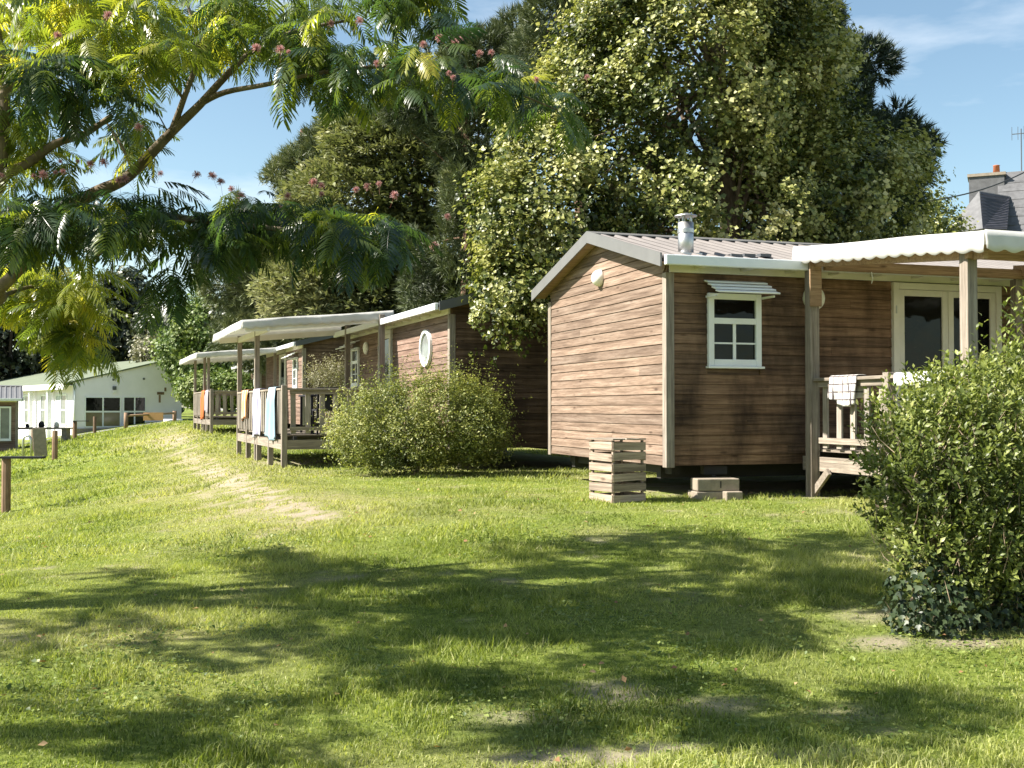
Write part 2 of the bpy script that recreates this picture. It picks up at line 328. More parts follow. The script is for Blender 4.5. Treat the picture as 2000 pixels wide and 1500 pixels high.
def ground_mat():
    m, nt, b = base_mat('lawn soil and turf', .95, .08)
    g = nt.nodes.new('ShaderNodeNewGeometry'); pos = g.outputs['Position']
    n1 = noise_node(nt, pos, 22, 8, .7); n2 = noise_node(nt, pos, 1.7, 5, .6); n3 = noise_node(nt, pos, 90, 8, .8)
    tr = ramp(nt, [(.30, (.050, .070, .014)), (.5, (.15, .195, .036)), (.72, (.25, .28, .075))]); nt.links.new(n1.outputs['Fac'], tr.inputs['Fac'])
    big = ramp(nt, [(.35, (.80, .85, .75)), (.65, (1.12, 1.08, 1.1))]); nt.links.new(n2.outputs['Fac'], big.inputs['Fac'])
    c = mixc(nt, 1, tr.outputs['Color'], big.outputs['Color'], 'MULTIPLY')
    ad = nt.nodes.new('ShaderNodeAttribute'); ad.attribute_name = 'dry'; dryr = ramp(nt, [(.3, (.14, .14, .05)), (.7, (.30, .28, .13))]); nt.links.new(n1.outputs['Fac'], dryr.inputs['Fac'])
    c = mixc(nt, ad.outputs['Fac'], c, dryr.outputs['Color'])
    ae = nt.nodes.new('ShaderNodeAttribute'); ae.attribute_name = 'rnd'; er = ramp(nt, [(.3, (.22, .17, .125)), (.55, (.38, .315, .25)), (.75, (.47, .405, .335))]); nt.links.new(n3.outputs['Fac'], er.inputs['Fac'])
    c = mixc(nt, ae.outputs['Fac'], c, er.outputs['Color']); nt.links.new(c, b.inputs['Base Color']); bump(nt, b, n3.outputs['Fac'], .8, .02)
    return m
lawn = fast_mesh('ground', np.stack([GX.ravel(), GY.ravel(), GZ.ravel()], -1), tris, ground_mat(), None, dm, True, {'dry': dr}); lawn['kind'] = 'structure'
# asphalt drive in front of the white building: a sheet a little above the lawn
def strip(name, pts, w, mat, lift=.03):
    m = MB(); vs = []
    for i, (x, y) in enumerate(pts):
        a = pts[max(i - 1, 0)]; c = pts[min(i + 1, len(pts) - 1)]; d = Vector((c[0] - a[0], c[1] - a[1])).normalized(); nrm = Vector((-d.y, d.x))
        for k in range(5):
            f = (k / 4 - .5) * w; xx = x + nrm.x * f; yy = y + nrm.y * f; vs.append((xx, yy, zgf(xx, yy) + lift))
    fs = [(i * 5 + k, i * 5 + k + 1, (i + 1) * 5 + k + 1, (i + 1) * 5 + k) for i in range(len(pts) - 1) for k in range(4)]
    o = m.add(vs, fs).build(name, mat); o['kind'] = 'structure'; return o
strip('asphalt_path', [(-46 + 2.2 * i, 57.5 + .55 * i) for i in range(13)], 3.2, M['asphalt'])

# grass blades: dense and slender near the camera, sparser and broader far away
def blades():
    segs = [(2.2, 6.0, 8800, .036, .0045, 1), (6.0, 10.0, 5300, .038, .0068, 0), (10.0, 17.0, 1800, .040, .0125, 0), (17.0, 30.0, 560, .062, .022, 0), (30.0, 62.0, 105, .085, .052, 0)]
    CO = []; TR = []; RN = []; DR = []; off = 0
    for y0, y1, dens, hh, ww, two in segs:
        mg = 2.3; area = .4545 * (y1 * y1 - y0 * y0) * 1.05 + 2 * mg * (y1 - y0); n = int(area * dens)
        y = y0 + (y1 - y0) * RNG.random(int(n * 1.6)); hw = .4772 * y + mg; y = y[RNG.random(len(y)) * (.4772 * y1 + mg) < hw][:n]; n = len(y); hw = .4772 * y + mg; x = (RNG.random(n) * 2 - 1) * hw
        d, dry = ground_masks(x, y); cl = fbm(x * 3.3 + 11, y * 3.3 + 5, 3); tuft = fbm(x * 9 + 1, y * 9 + 2, 2)
        keep = (RNG.random(n) > d * 1.02) & (RNG.random(n) < .35 + 1.1 * tuft) & ((np.abs(x) < .4772 * y) | (RNG.random(n) < .42))
        for (fx, fy, ang, L, W) in FOOT:             # nothing grows under the cabins
            ca, sa = math.cos(ang), math.sin(ang); u = (x - fx) * ca + (y - fy) * sa; v = -(x - fx) * sa + (y - fy) * ca
            keep &= ~((u > .25) & (u < L) & (v > .25) & (v < W))
        x, y, d, dry, cl, tuft = (a[keep] for a in (x, y, d, dry, cl, tuft)); n = len(x); z = zg(x, y) - .004
        h = hh * (.62 + .9 * smooth(.48, .68, fbm(x * 1.5 + 81, y * 1.5 + 44, 3))) * (.35 + .95 * RNG.random(n)) * (.25 + 1.5 * cl ** 1.3 + .5 * tuft) * (1 - .55 * d) * (1 - .3 * dry) * np.where(RNG.random(n) > .985, 1.8, 1.0)
        az = RNG.random(n) * 2 * np.pi; lean = .25 + .75 * RNG.random(n); w = ww * (.6 + .8 * RNG.random(n))
        dx, dy = np.cos(az), np.sin(az); sx, sy = -dy, dx
        fz = RNG.random(n) * 2 * np.pi; fxx, fyy = np.cos(fz) * w * .5, np.sin(fz) * w * .5
        b0 = np.stack([x - fxx, y - fyy, z], -1); b1 = np.stack([x + fxx, y + fyy, z], -1)
        tip = np.stack([x + dx * h * lean, y + dy * h * lean, z + h * (1.0 - .25 * lean)], -1)
        rn = np.clip(.45 + (fbm(x * 1.1 + 31, y * 1.1 + 3, 4) - .5) * 1.3 + (tuft - .5) * .5 + RNG.normal(0, .17, n), 0, 1); drv = np.clip(dry * .8 * (RNG.random(n) * .9 + .25) + (RNG.random(n) > .93) * .7, 0, 1)
        if two:
            mx_, my_ = x + dx * h * lean * .35, y + dy * h * lean * .35; mz = z + h * .62
            m0 = np.stack([mx_ - fxx * .8, my_ - fyy * .8, mz], -1); m1 = np.stack([mx_ + fxx * .8, my_ + fyy * .8, mz], -1)
            co = np.stack([b0, b1, m0, m1, tip], 1).reshape(-1, 3); i = np.arange(n)[:, None] * 5 + off
            tr = np.concatenate([i + [0, 1, 3], i + [0, 3, 2], i + [2, 3, 4]]); k = 5
        else:
            co = np.stack([b0, b1, tip], 1).reshape(-1, 3); i = np.arange(n)[:, None] * 3 + off; tr = i + [0, 1, 2]; k = 3
        CO.append(co); TR.append(tr); RN.append(np.repeat(rn, k)); DR.append(np.repeat(drv, k)); off += len(co)
    return np.concatenate(CO), np.concatenate(TR), np.concatenate(RN), np.concatenate(DR)
E1 = Vector((.949, .315)).normalized(); E2 = Vector((-E1.y, E1.x)); CA = Vector((1.855, 13.43)); ANG1 = math.atan2(E1.y, E1.x)
E2B = Vector((-.36, .933)).normalized(); E1B = Vector((E2B.y, -E2B.x)); ANG2 = math.atan2(-E2B.y, -E2B.x)
K2, L2 = Vector((-1.05, 19.3)), 7.7; O2 = K2 + E2B * L2
K3, L3 = Vector((-6.3, 34.0)), 7.0; O3 = K3 + E2B * L3
K4, L4 = Vector((-11.2, 50.0)), 7.0; O4 = K4 + E2B * L4
FOOT = [(CA.x, CA.y, ANG1, 9.2, 4.0), (O2.x, O2.y, ANG2, L2, 4.0), (O3.x, O3.y, ANG2, L3, 4.0)]
bco, btr, brn, bdr = blades()
M['grass'] = foliage('grass blades', [(0, (.066, .098, .015)), (.35, (.178, .222, .040)), (.65, (.305, .338, .078)), (1, (.45, .45, .17))], trans=.42, rough=.55, spec=.3, tcol=(1.25, 1.3, .55), extra=('dry', (.47, .45, .22)))
grass = fast_mesh('grass', bco, btr, M['grass'], None, brn, False, {'dry': bdr})
tag(grass, 'short sunlit lawn grass covering the ground', 'grass', kind='stuff')

# ------------------------------------------------------------------ cabins
_pk = {}
def plank_mesh(b0, b1, t0, t1, h, mat):
    key = tuple(round(v, 3) for v in (b0, b1, t0, t1, h)) + (mat.name,)
    if key not in _pk:
        f0, f1, g = .024, .013, .005      # lower edge stands proud, a gap below each board
        vs = [(b0, -f0, g), (b1, -f0, g), (t1, -f1, h), (t0, -f1, h), (b0, 0, g), (b1, 0, g), (t1, 0, h), (t0, 0, h)]
        _pk[key] = MB().add(vs, [(0, 1, 2, 3), (5, 4, 7, 6), (1, 0, 4, 5), (3, 2, 6, 7), (0, 3, 7, 4), (2, 1, 5, 6)]).mesh('plank', mat)
    return _pk[key]
def plank(parent, wall_m, b0, b1, t0, t1, z, h, mat):
    o = bpy.data.objects.new('plank', plank_mesh(0, b1 - b0, t0 - b0, t1 - b0, h, mat)); link(o, parent)
    o.matrix_local = wall_m @ Matrix.Translation((b0, random.uniform(-.001, .001), z)) @ Matrix.Rotation(random.gauss(0, .0006), 4, 'Y'); return o
def ring(m, r0, r1, y0, y1, c, n=32, front=True):
    vs = []; fs = []
    for k in range(n):
        a = 2 * math.pi * k / n; ca, sa = math.cos(a), math.sin(a)
        for r, y in ((r0, y1), (r0, y0), (r1, y0), (r1, y1)): vs.append((c[0] + r * ca, y, c[1] + r * sa))
    for k in range(n):
        a = k * 4; b = ((k + 1) % n) * 4
        for j in range(4): fs.append((a + j, b + j, b + (j + 1) % 4, a + (j + 1) % 4))
    return m.add(vs, fs)
def disc(r, t, c, m3, n=28, dome=.03):
    return MB().lathe([(max(r * math.cos(a), r * .02), t + dome * math.sin(a)) for a in (1.57, 1.3, 1.0, .7, .4, .15, 0)] + [(r, 0)], n, m3, True)
def window(root, x0, x1, z0, z1, y=-.02, sash=None, louvre=True, bars=True, glass='glass'):
    w = .075
    fr = part('window', M['white'], root, (x0, x0 + w, y - .045, y + .02, z0, z1), (x1 - w, x1, y - .045, y + .02, z0, z1), (x0 + w, x1 - w, y - .043, y + .02, z0, z0 + w * 1.1), (x0 + w, x1 - w, y - .043, y + .02, z1 - w, z1), bevel=.006)
    part('pane', M[glass], fr, (x0 + w, x1 - w, y - .005, y + .005, z0 + w, z1 - w))
    zm = z0 + (z1 - z0) * .62
    if bars:
        part('glazing_bar', M['white'], fr, (x0 + w, x1 - w, y - .038, y - .006, zm - .035, zm + .035))
        part('glazing_bar', M['white'], fr, (x0 + w, x1 - w, y - .022, y - .006, z0 + .315 * (z1 - z0) - .010, z0 + .315 * (z1 - z0) + .010))
        xm = x0 + (x1 - x0) * .5
        part('glazing_bar', M['white'], fr, (xm - .02, xm + .02, y - .020, y - .006, z0 + w, zm - .036))
    part('sill', M['white'], fr, (x0 - .02, x1 + .02, y - .085, y + .01, z0 - .028, z0 - .002), bevel=.005)
    if louvre:
        lv = fr; part('shutter_arm', M['white'], fr, (x0 - .03, x0 - .008, y - .30, y - .02, z1 - .06, z1 - .035)); part('shutter_arm', M['white'], fr, (x1 + .008, x1 + .03, y - .30, y - .02, z1 - .06, z1 - .035))
        for k in range(4):
            yy = y - .06 - .095 * k; zz = z1 + .135 - .048 * k
            MB().box(x0 - .05, x1 + .05, -.050, .050, -.010, .010, Matrix.Translation((0, yy, zz)) @ Matrix.Rotation(math.radians(14), 4, 'X')).build('shutter_slat', M['white'], lv, bevel=.005)
    return fr
def door(root, x0, x1, z0, z1, leaves=2, y=-.02):
    w = .085; fr = part('door', M['cream'], root, (x0, x0 + w, y - .05, y + .02, z0, z1), (x1 - w, x1, y - .05, y + .02, z0, z1), (x0 + w, x1 - w, y - .048, y + .02, z1 - w, z1), (x0 + w, x1 - w, y - .048, y + .02, z0, z0 + .05), bevel=.006)
    n = leaves; lw = (x1 - x0 - 2 * w) / n
    for k in range(n):
        a = x0 + w + k * lw + .004; b = a + lw - .008; s = .085
        lf = part('door_leaf', M['cream'], fr, (a, a + s, y - .036, y + .01, z0 + .05, z1 - w - .004), (b - s, b, y - .036, y + .01, z0 + .05, z1 - w - .004), (a + s, b - s, y - .034, y + .01, z0 + .05, z0 + .05 + s * 1.3), (a + s, b - s, y - .034, y + .01, z1 - w - s, z1 - w - .004), bevel=.005)
        part('pane', M['glass'], fr, (a + s, b - s, y - .012, y - .004, z0 + .05 + s, z1 - w - s))
    part('handle', M['steel'], fr, (x0 + w + lw - .05, x0 + w + lw - .03, y - .08, y - .036, z0 + 1.0, z0 + 1.12))
    for zz in (z0 + .35, z1 - .4): part('hinge', M['steel'], fr, (x0 + .03, x0 + .045, y - .062, y - .05, zz, zz + .1))
    return fr
def cabin(name, label, org, ang, zb, L, W=4.0, mats=('front', 'gable'), openings=(), rounds=(), clad=('front', 'x0'), roof='roof', rows=19, frieze=True, lamps=(), detail=True):
    root = thing(name, label, 'cabin', (org[0], org[1], zb), ang)
    z0, z1 = .38, 2.69; rise = .60; ovx, ovy = .2, .27; ze = 2.84; zr = 3.43; h = (z1 - z0) / rows
    t = .03
    core = part('wall', M['dark_clad'], root, (0, L, 0, W, z0 + .01, z1)); wg = core
    # gable triangles of the core
    g = MB(); zc = z1 - .001; za = zr - .09
    for x in (0.0, L):
        xs = (x, x + .05) if x == 0 else (x - .05, x)
        vs = [(xx, yy, zz) for xx in xs for (yy, zz) in ((0, zc), (W, zc), (W, ze), (W / 2, za), (0, ze))]
        MB().add(vs, [(0, 4, 3, 2, 1), (5, 6, 7, 8, 9), (0, 1, 6, 5), (1, 2, 7, 6), (2, 3, 8, 7), (3, 4, 9, 8), (4, 0, 5, 9)]).build('gable_end', M['dark_clad'], root)
    pm = .07
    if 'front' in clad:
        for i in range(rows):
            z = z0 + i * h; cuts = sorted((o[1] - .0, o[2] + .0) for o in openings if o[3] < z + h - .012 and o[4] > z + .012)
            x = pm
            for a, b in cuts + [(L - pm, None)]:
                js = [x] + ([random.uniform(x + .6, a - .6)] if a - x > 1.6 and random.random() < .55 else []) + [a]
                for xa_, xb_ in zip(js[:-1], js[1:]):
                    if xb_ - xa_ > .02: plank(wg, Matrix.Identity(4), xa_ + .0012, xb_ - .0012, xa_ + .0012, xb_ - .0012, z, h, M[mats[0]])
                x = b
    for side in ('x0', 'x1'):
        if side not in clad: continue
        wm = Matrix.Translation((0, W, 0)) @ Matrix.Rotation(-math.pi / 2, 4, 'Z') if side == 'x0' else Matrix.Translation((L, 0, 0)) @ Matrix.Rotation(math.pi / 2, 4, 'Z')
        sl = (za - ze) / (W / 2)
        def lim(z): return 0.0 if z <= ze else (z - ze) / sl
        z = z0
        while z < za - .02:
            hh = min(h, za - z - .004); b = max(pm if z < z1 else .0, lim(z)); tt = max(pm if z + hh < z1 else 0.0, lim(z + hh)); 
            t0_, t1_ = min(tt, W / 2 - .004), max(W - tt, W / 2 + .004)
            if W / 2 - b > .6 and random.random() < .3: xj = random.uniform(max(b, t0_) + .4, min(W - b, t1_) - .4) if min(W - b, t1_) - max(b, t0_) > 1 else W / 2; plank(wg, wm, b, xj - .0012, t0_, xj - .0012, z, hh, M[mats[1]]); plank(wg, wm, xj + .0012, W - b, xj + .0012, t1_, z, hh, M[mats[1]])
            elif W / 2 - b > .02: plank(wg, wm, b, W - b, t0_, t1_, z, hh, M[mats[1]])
            z += h
    # corner posts
    for (x, y) in ((0, 0), (L, 0), (0, W), (L, W)):
        sx = -1 if x == 0 else 1; sy = -1 if y == 0 else 1
        part('corner_post', M['post'], root, (x - .035 if sx < 0 else x - .075, x + .075 if sx < 0 else x + .035, y - .035 if sy < 0 else y - .075, y + .075 if sy < 0 else y + .035, z0 - .02, z1 + (.0 if True else 0)), bevel=.006)
    # roof: two ribbed sheets
    rf = None
    for s in (0, 1):
        prof = []; x = -ovx
        while x < L + ovx - .2: prof += [(x, 0), (x + .115, 0), (x + .135, .028), (x + .175, .028), (x + .195, 0)]; x += .205
        prof.append((L + ovx, 0)); vs = []; fs = []
        ya, yb = (-ovy, W / 2) if s == 0 else (W + ovy, W / 2)
        for px_, dz in prof: vs += [(px_, ya, ze + dz), (px_, yb, zr + dz)]
        n = len(prof)
        for px_, dz in prof: vs += [(px_, ya, ze + dz - .012), (px_, yb, zr + dz - .012)]
        for i in range(n - 1):
            f = (2 * i, 2 * i + 2, 2 * i + 3, 2 * i + 1); fs.append(f if s == 0 else f[::-1]); f2 = tuple(2 * n + k for k in f); fs.append(f2[::-1] if s == 0 else f2)
            fs.append((2 * i, 2 * n + 2 * i, 2 * n + 2 * i + 2, 2 * i + 2))
        MB().add(vs, fs).build('roof_sheet', M[roof], root)
    # ridge cap
    MB().add([(x, W / 2 + dy, zr + dz) for x in (-ovx, L + ovx) for dy, dz in ((-.13, .002), (0, .045), (.13, .002), (.13, -.01), (0, .03), (-.13, -.01))], [(0, 1, 7, 6), (1, 2, 8, 7), (2, 3, 9, 8), (3, 4, 10, 9), (4, 5, 11, 10), (5, 0, 6, 11), (0, 5, 4, 1), (1, 4, 3, 2), (6, 7, 10, 11), (7, 8, 9, 10)]).build('ridge_cap', M['trim'], root)
    # rake boards and their soffit
    for x in (-ovx, L + ovx):
        dx = -.022 if x < 0 else .022; tr = 'trim' if roof == 'roof' else 'roof_dark'
        for (ya, yb) in ((-ovy, W / 2), (W + ovy, W / 2)):
            vs = [(xx, yy, zz) for xx in (x, x + dx) for (yy, zz) in ((ya, ze - .115), (yb, zr - .115), (yb, zr + .045), (ya, ze + .045))]
            MB().add(vs, [(0, 1, 2, 3), (7, 6, 5, 4), (0, 4, 5, 1), (1, 5, 6, 2), (2, 6, 7, 3), (3, 7, 4, 0)]).build('rake_board', M[tr], root)
            vs = [(xx, yy, zz) for xx in (x - dx * .2, 0 if x < 0 else L) for (yy, zz) in ((ya, ze - .075), (yb, zr - .075), (yb, zr - .06), (ya, ze - .06))]
            MB().add(vs, [(0, 1, 2, 3), (7, 6, 5, 4), (0, 4, 5, 1), (1, 5, 6, 2), (2, 6, 7, 3), (3, 7, 4, 0)]).build('soffit', M['beam'], root)
    # gutter, frieze and brackets
    part('gutter', M['gutter'], root, (-ovx + .02, L + ovx - .02, -ovy - .075, -ovy - .008, ze - .10, ze + .02), bevel=.012)
    part('frieze', M['cream'], root, (.02, L - .02, -.27, -.036, z1 + .112, z1 + .122), (.02, L - .02, -.034, -.004, z1 + .004, z1 + .125))
    if detail:
        x = .35
        while x < L: part('bracket', M['cream'], root, (x, x + .05, -ovy - .004, -.036, z1 + .045, z1 + .110)); x += .62
    for o in openings:
        if o[0] == 'window': window(root, *o[1:5], **(o[5] if len(o) > 5 else {}))
        else: door(root, *o[1:5], **(o[5] if len(o) > 5 else {}))
    for (x, z, r) in rounds:
        fr = ring(MB(), r - .065, r, -.075, -.01, (x, z)).build('round_window', M['white'], root, bevel=.008)
        MB().lathe([(.001, 0), (r - .06, 0), (r - .06, .01), (.001, .01)], 32, Matrix.Translation((x, -.03, z)) @ Matrix.Rotation(math.pi / 2, 4, 'X'), False).build('pane', M['glass_pale'], fr)
    # chassis below the floor
    part('chassis', M['chassis'], root, (.15, L - .15, .5, .62, .20, z0 + .008), (.15, L - .15, W - .62, W - .5, .20, z0 + .008), (.2, .32, .3, W - .3, .26, z0 + .006), (L * .5, L * .5 + .12, .3, W - .3, .26, z0 + .006))
    for x in (.9, L - 1.0):
        for y in (.55, W - .55): part('support', M['stone'], root, (x, x + .2, y - .1, y + .1, -.05, .21))
    return root
zc1 = .43
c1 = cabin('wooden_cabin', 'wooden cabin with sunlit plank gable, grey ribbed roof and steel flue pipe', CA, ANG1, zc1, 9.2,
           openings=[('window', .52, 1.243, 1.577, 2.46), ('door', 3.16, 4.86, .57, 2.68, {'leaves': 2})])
# gable vent cover and wall lamp, flue pipe
md = Matrix.Translation((-.018, 2.0, 2.84)) @ Matrix.Rotation(-math.pi / 2, 4, 'Y')
disc(.115, .02, None, md, dome=.11).build('gable_lamp', M['lamp'], c1, True)
md = Matrix.Translation((2.0, -.015, 2.44)) @ Matrix.Rotation(math.pi / 2, 4, 'X')
disc(.15, .035, None, md, dome=.06).build('wall_lamp', M['lamp'], c1, True)
fl = MB().lathe([(.095, 2.86), (.095, 3.33)], 24, Matrix.Translation((.33, .16, 0)), True).build('flue_pipe', M['steel'], c1, True)
MB().lathe([(.101, 3.20), (.101, 3.25)], 24, Matrix.Translation((.33, .16, 0)), False).build('flue_band', M['steel'], fl, True)
cp = MB().lathe([(.03, 3.445), (.135, 3.415), (.14, 3.405), (.03, 3.41)], 24, Matrix.Translation((.33, .16, 0)), True)
for k in range(5):
    a = k * 1.2566; cp.box(-.008, .008, -.003, .003, 3.34, 3.412, Matrix.Translation((.33 + .08 * math.cos(a), .16 + .08 * math.sin(a), 0)))
cp.build('flue_cap', M['steel'], fl)
part('flue_flashing', M['steel'], fl, (.18, .48, .02, .32, 2.90, 2.945))
for k, x in enumerate((.80, .98, 1.2)): part('roof_patch', M['roof_dark'], c1, (x, x + .15, -.12, .05, 2.895 + .012 * k, 2.935 + .01 * k))

def canopy(root, x0, x1, y_in, y_out, z_in, z_out, val=.18, mat='canopy', sag=.03):
    """canvas sheet falling from the wall to the front with a scalloped valance on three sides"""
    nx, ny = 28, 16; vs = []; fs = []
    def edge(f): return .010 * abs(math.sin(f * math.pi * 1.5)) ** 1.5      # canvas slack between fixings
    for j in range(ny + 1):
        for i in range(nx + 1):
            u, v = i / nx, j / ny; s = sag * (abs(math.sin(u * math.pi * 4)) - .6) * math.sin(v * math.pi) + .012 * math.sin(u * 37 + v * 5) * v
            vs.append((x0 + (x1 - x0) * u, y_in + (y_out - y_in) * v, z_in + (z_out - z_in) * v + s * (0 < j < ny) - edge(v) * (i in (0, nx)) - edge(u) * (j == ny) - .5 * edge(v) * (i in (1, nx - 1))))
    for j in range(ny):
        for i in range(nx): a = j * (nx + 1) + i; fs.append((a, a + 1, a + nx + 2, a + nx + 1))
    c = MB().add(vs, fs).build('canopy', M[mat], root, False)
    sm = c.modifiers.new('thick', 'SOLIDIFY'); sm.thickness = .006; sm.offset = 0
    # frame under the canvas
    def zz(y): return z_in + (z_out - z_in) * (y - y_in) / (y_out - y_in)
    def val_side(pts, nrm):
        vs = []; fs = []; d = 0; N = len(pts)
        for i, p in enumerate(pts):
            if i: d += (Vector(p) - Vector(pts[i - 1])).length
            sc_ = abs(math.sin(d * math.pi / .21)); o = .010 * math.sin(d * 5.1) + .006 * math.sin(d * 13 + 1) + .003 * math.sin(d * 31)
            for k in range(4):
                f = k / 3; vs.append((p[0] + nrm[0] * (o * f + .02 * f), p[1] + nrm[1] * (o * f + .02 * f), p[2] + .004 - (val - .032 + .032 * sc_) * f))
        for i in range(N - 1):
            for k in range(3): a = i * 4 + k; fs.append((a, a + 4, a + 5, a + 1))
        v = MB().add(vs, fs).build('valance', M[mat], c, True); m = v.modifiers.new('thick', 'SOLIDIFY'); m.thickness = .005
    n = 150
    val_side([(x0, y_in + (y_out - y_in) * i / n, z_in + (z_out - z_in) * i / n - edge(i / n)) for i in range(n + 1)], (-1, 0))
    val_side([(x1, y_in + (y_out - y_in) * i / n, z_in + (z_out - z_in) * i / n - edge(i / n)) for i in range(n + 1)], (1, 0))
    n = 220
    val_side([(x0 + (x1 - x0) * i / n, y_out, z_out - edge(i / n)) for i in range(n + 1)], (0, -1))
    return c
def rail(root, a, b, zf, zt, step=.232, bw=.092):
    a = Vector(a); b = Vector(b); L = (b - a).length; d = (b - a) / L; nrm = Vector((-d.y, d.x))
    alongx = abs(d.x) > .7; mt = M['rail'] if alongx else M['railY']
    MB().beam((*a, zt - .02), (*b, zt - .02), .115, .038).build('top_rail', mt, root, bevel=.006)
    MB().beam((*(a + d * .05), zt - .075), (*(b - d * .05), zt - .075), .032, .068).build('cross_rail', mt, root)
    MB().beam((*(a + d * .05), zf + .11), (*(b - d * .05), zf + .11), .032, .07).build('cross_rail', mt, root)
    n = int(L / step); key = (round(zt - zf, 2), alongx, bw)
    if key not in _bal:
        m = MB(); w, t = (bw, .026) if alongx else (.026, bw); m.box(-w / 2, w / 2, -t / 2, t / 2, .02, zt - zf - .045); _bal[key] = m.mesh('baluster', M['baluster'])
    for i in range(n):
        p = a + d * (L * (i + .5) / n + random.uniform(-.008, .008)) + nrm * .031
        o = link(bpy.data.objects.new('baluster', _bal[key]), root); o.location = (p.x, p.y, zf); o.rotation_euler = (random.gauss(0, .006), random.gauss(0, .006), random.gauss(0, .01))
_bal = {}
def post(root, x, y, z0, z1, w=.105, name='post', mat='post'):
    return part(name, M[mat], root, (x - w / 2, x + w / 2, y - w / 2, y + w / 2, z0, z1), bevel=.007)
def deck(root, x0, x1, y_out, zf, apron=True, y_in=-.05):
    n = int((x1 - x0) / .147)
    me = MB().box(0, .140, y_out, y_in, zf - .027, zf).mesh('floor_board', M['railY'])
    for i in range(n):
        o = link(bpy.data.objects.new('floor_board', me), root); o.location = (x0 + i * .147, 0, random.uniform(-.0015, .0015))
    if apron:
        part('apron', M['rail'], root, (x0, x1, y_out - .04, y_out, zf - .26, zf - .09)); part('apron', M['railY'], root, (x0 - .04, x0, y_out - .04, y_in, zf - .26, zf - .09)); part('apron', M['railY'], root, (x1, x1 + .04, y_out - .04, y_in, zf - .26, zf - .09))
        for k in range(4): y = y_out + .2 + (y_in - y_out - .4) * k / 3; part('joist', M['chassis'], root, (x0 + .01, x1 - .01, y - .03, y + .03, zf - .2, zf - .03))
# covered terrace of the near cabin
t1 = thing('covered_terrace', 'covered timber terrace with bright white awning half hidden behind the leafy hedge', 'terrace', (CA.x, CA.y, zc1), ANG1)
ZF, ZT = .57, 1.43
deck(t1, 1.86, 6.9, -3.1, ZF)
post(t1, 1.78, -.33, -.06, 2.93, .125); post(t1, 1.78, -3.05, -.25, 2.66, .12); post(t1, 1.78, -1.80, -.12, ZT + .03, .10); post(t1, 4.86, -.33, -.06, 2.86, .11); post(t1, 6.95, -3.05, -.2, 2.66, .12); post(t1, 6.95, -.33, -.06, 2.93, .12)
part('sleeve', M['beam'], t1, (1.70, 1.86, -.42, -.40, 2.30, 2.92))
MB().beam((1.78, -.36, .06), (1.78, -.66, .32), .04, .085).build('brace', M['rail'], t1)
rail(t1, (1.80, -.40), (1.80, -1.76), ZF, ZT); rail(t1, (1.80, -1.86), (1.80, -3.0), ZF, ZT); rail(t1, (1.9, -3.05), (6.9, -3.05), ZF, ZT)
MB().beam((1.78, -.3, 2.86), (1.78, -3.3, 2.58), .05, .14).build('rafter', M['beam'], t1); MB().beam((4.86, -.3, 2.86), (4.86, -3.3, 2.58), .05, .14).build('rafter', M['beam'], t1); MB().beam((6.95, -.3, 2.86), (6.95, -3.3, 2.58), .05, .14).build('rafter', M['beam'], t1)
MB().beam((1.7, -3.12, 2.60), (7.05, -3.12, 2.60), .05, .13).build('header', M['beam'], t1); MB().beam((1.9, -.42, 2.80), (7.05, -.42, 2.80), .05, .12).build('header', M['beam'], t1)
canopy(t1, 1.66, 7.15, -.12, -3.42, 3.05, 2.77, .215)
MB().tube([(2.55, -.45, 2.74), (2.56, -.46, 2.66), (2.55, -.45, 2.60)], .006, 5).build('cord_end', M['white'], t1)

# second cabin, its terrace and awning
zc2 = .42
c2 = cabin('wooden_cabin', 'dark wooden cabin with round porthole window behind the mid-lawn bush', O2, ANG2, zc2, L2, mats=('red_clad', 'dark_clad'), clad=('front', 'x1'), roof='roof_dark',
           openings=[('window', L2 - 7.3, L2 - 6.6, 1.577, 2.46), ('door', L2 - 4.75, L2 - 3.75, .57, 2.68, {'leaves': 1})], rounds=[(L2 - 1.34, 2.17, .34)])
md = Matrix.Translation((L2 - 5.9, -.015, 2.40)) @ Matrix.Rotation(math.pi / 2, 4, 'X'); disc(.14, .035, None, md, dome=.06).build('wall_lamp', M['lamp'], c2, True)
part('meter_box', M['lamp'], c2, (L2 + .026, L2 + .14, 2.10, 2.45, 1.45, 2.05), bevel=.01)
t2 = thing('covered_terrace', 'raised timber terrace hung with towels under a pale awning, beside the porthole cabin', 'terrace', (O2.x, O2.y, zc2), ANG2)
xa, xb = L2 - 7.85, L2 - 1.85; yo = -2.52; ZF2, ZT2 = .60, 1.44
deck(t2, xa, xb, yo, ZF2)
for k in range(5): post(t2, xb - (xb - xa) * k / 4, yo, -.08, ZT2 + .05 if k == 0 else ZF2 + .1, .10)
post(t2, xb - 3.3, yo, -.08, 2.72, .10); post(t2, xa + .05, yo, .7, 2.72, .10, mat='post'); post(t2, xb - 1.7, -.3, .2, 2.95, .11); post(t2, 1.1, -.3, .2, 2.95, .11)
rail(t2, (xb, yo + .05), (xb, -.2), ZF2, ZT2); rail(t2, (xb - .05, yo), (xb - 3.25, yo), ZF2, ZT2); rail(t2, (xb - 3.35, yo), (xa + .1, yo), ZF2, ZT2)
for x in (xb - 1.75, xa + .05): MB().beam((x, -.2, 2.86), (x, yo - .45, 2.60), .05, .12).build('rafter', M['cream'], t2)
MB().beam((xa, yo - .02, 2.62), (xb - 1.7, yo - .02, 2.62), .05, .12).build('header', M['cream'], t2)
canopy(t2, xa - .5, xb - 1.7, -.05, yo - .52, 3.04, 2.77, .185)
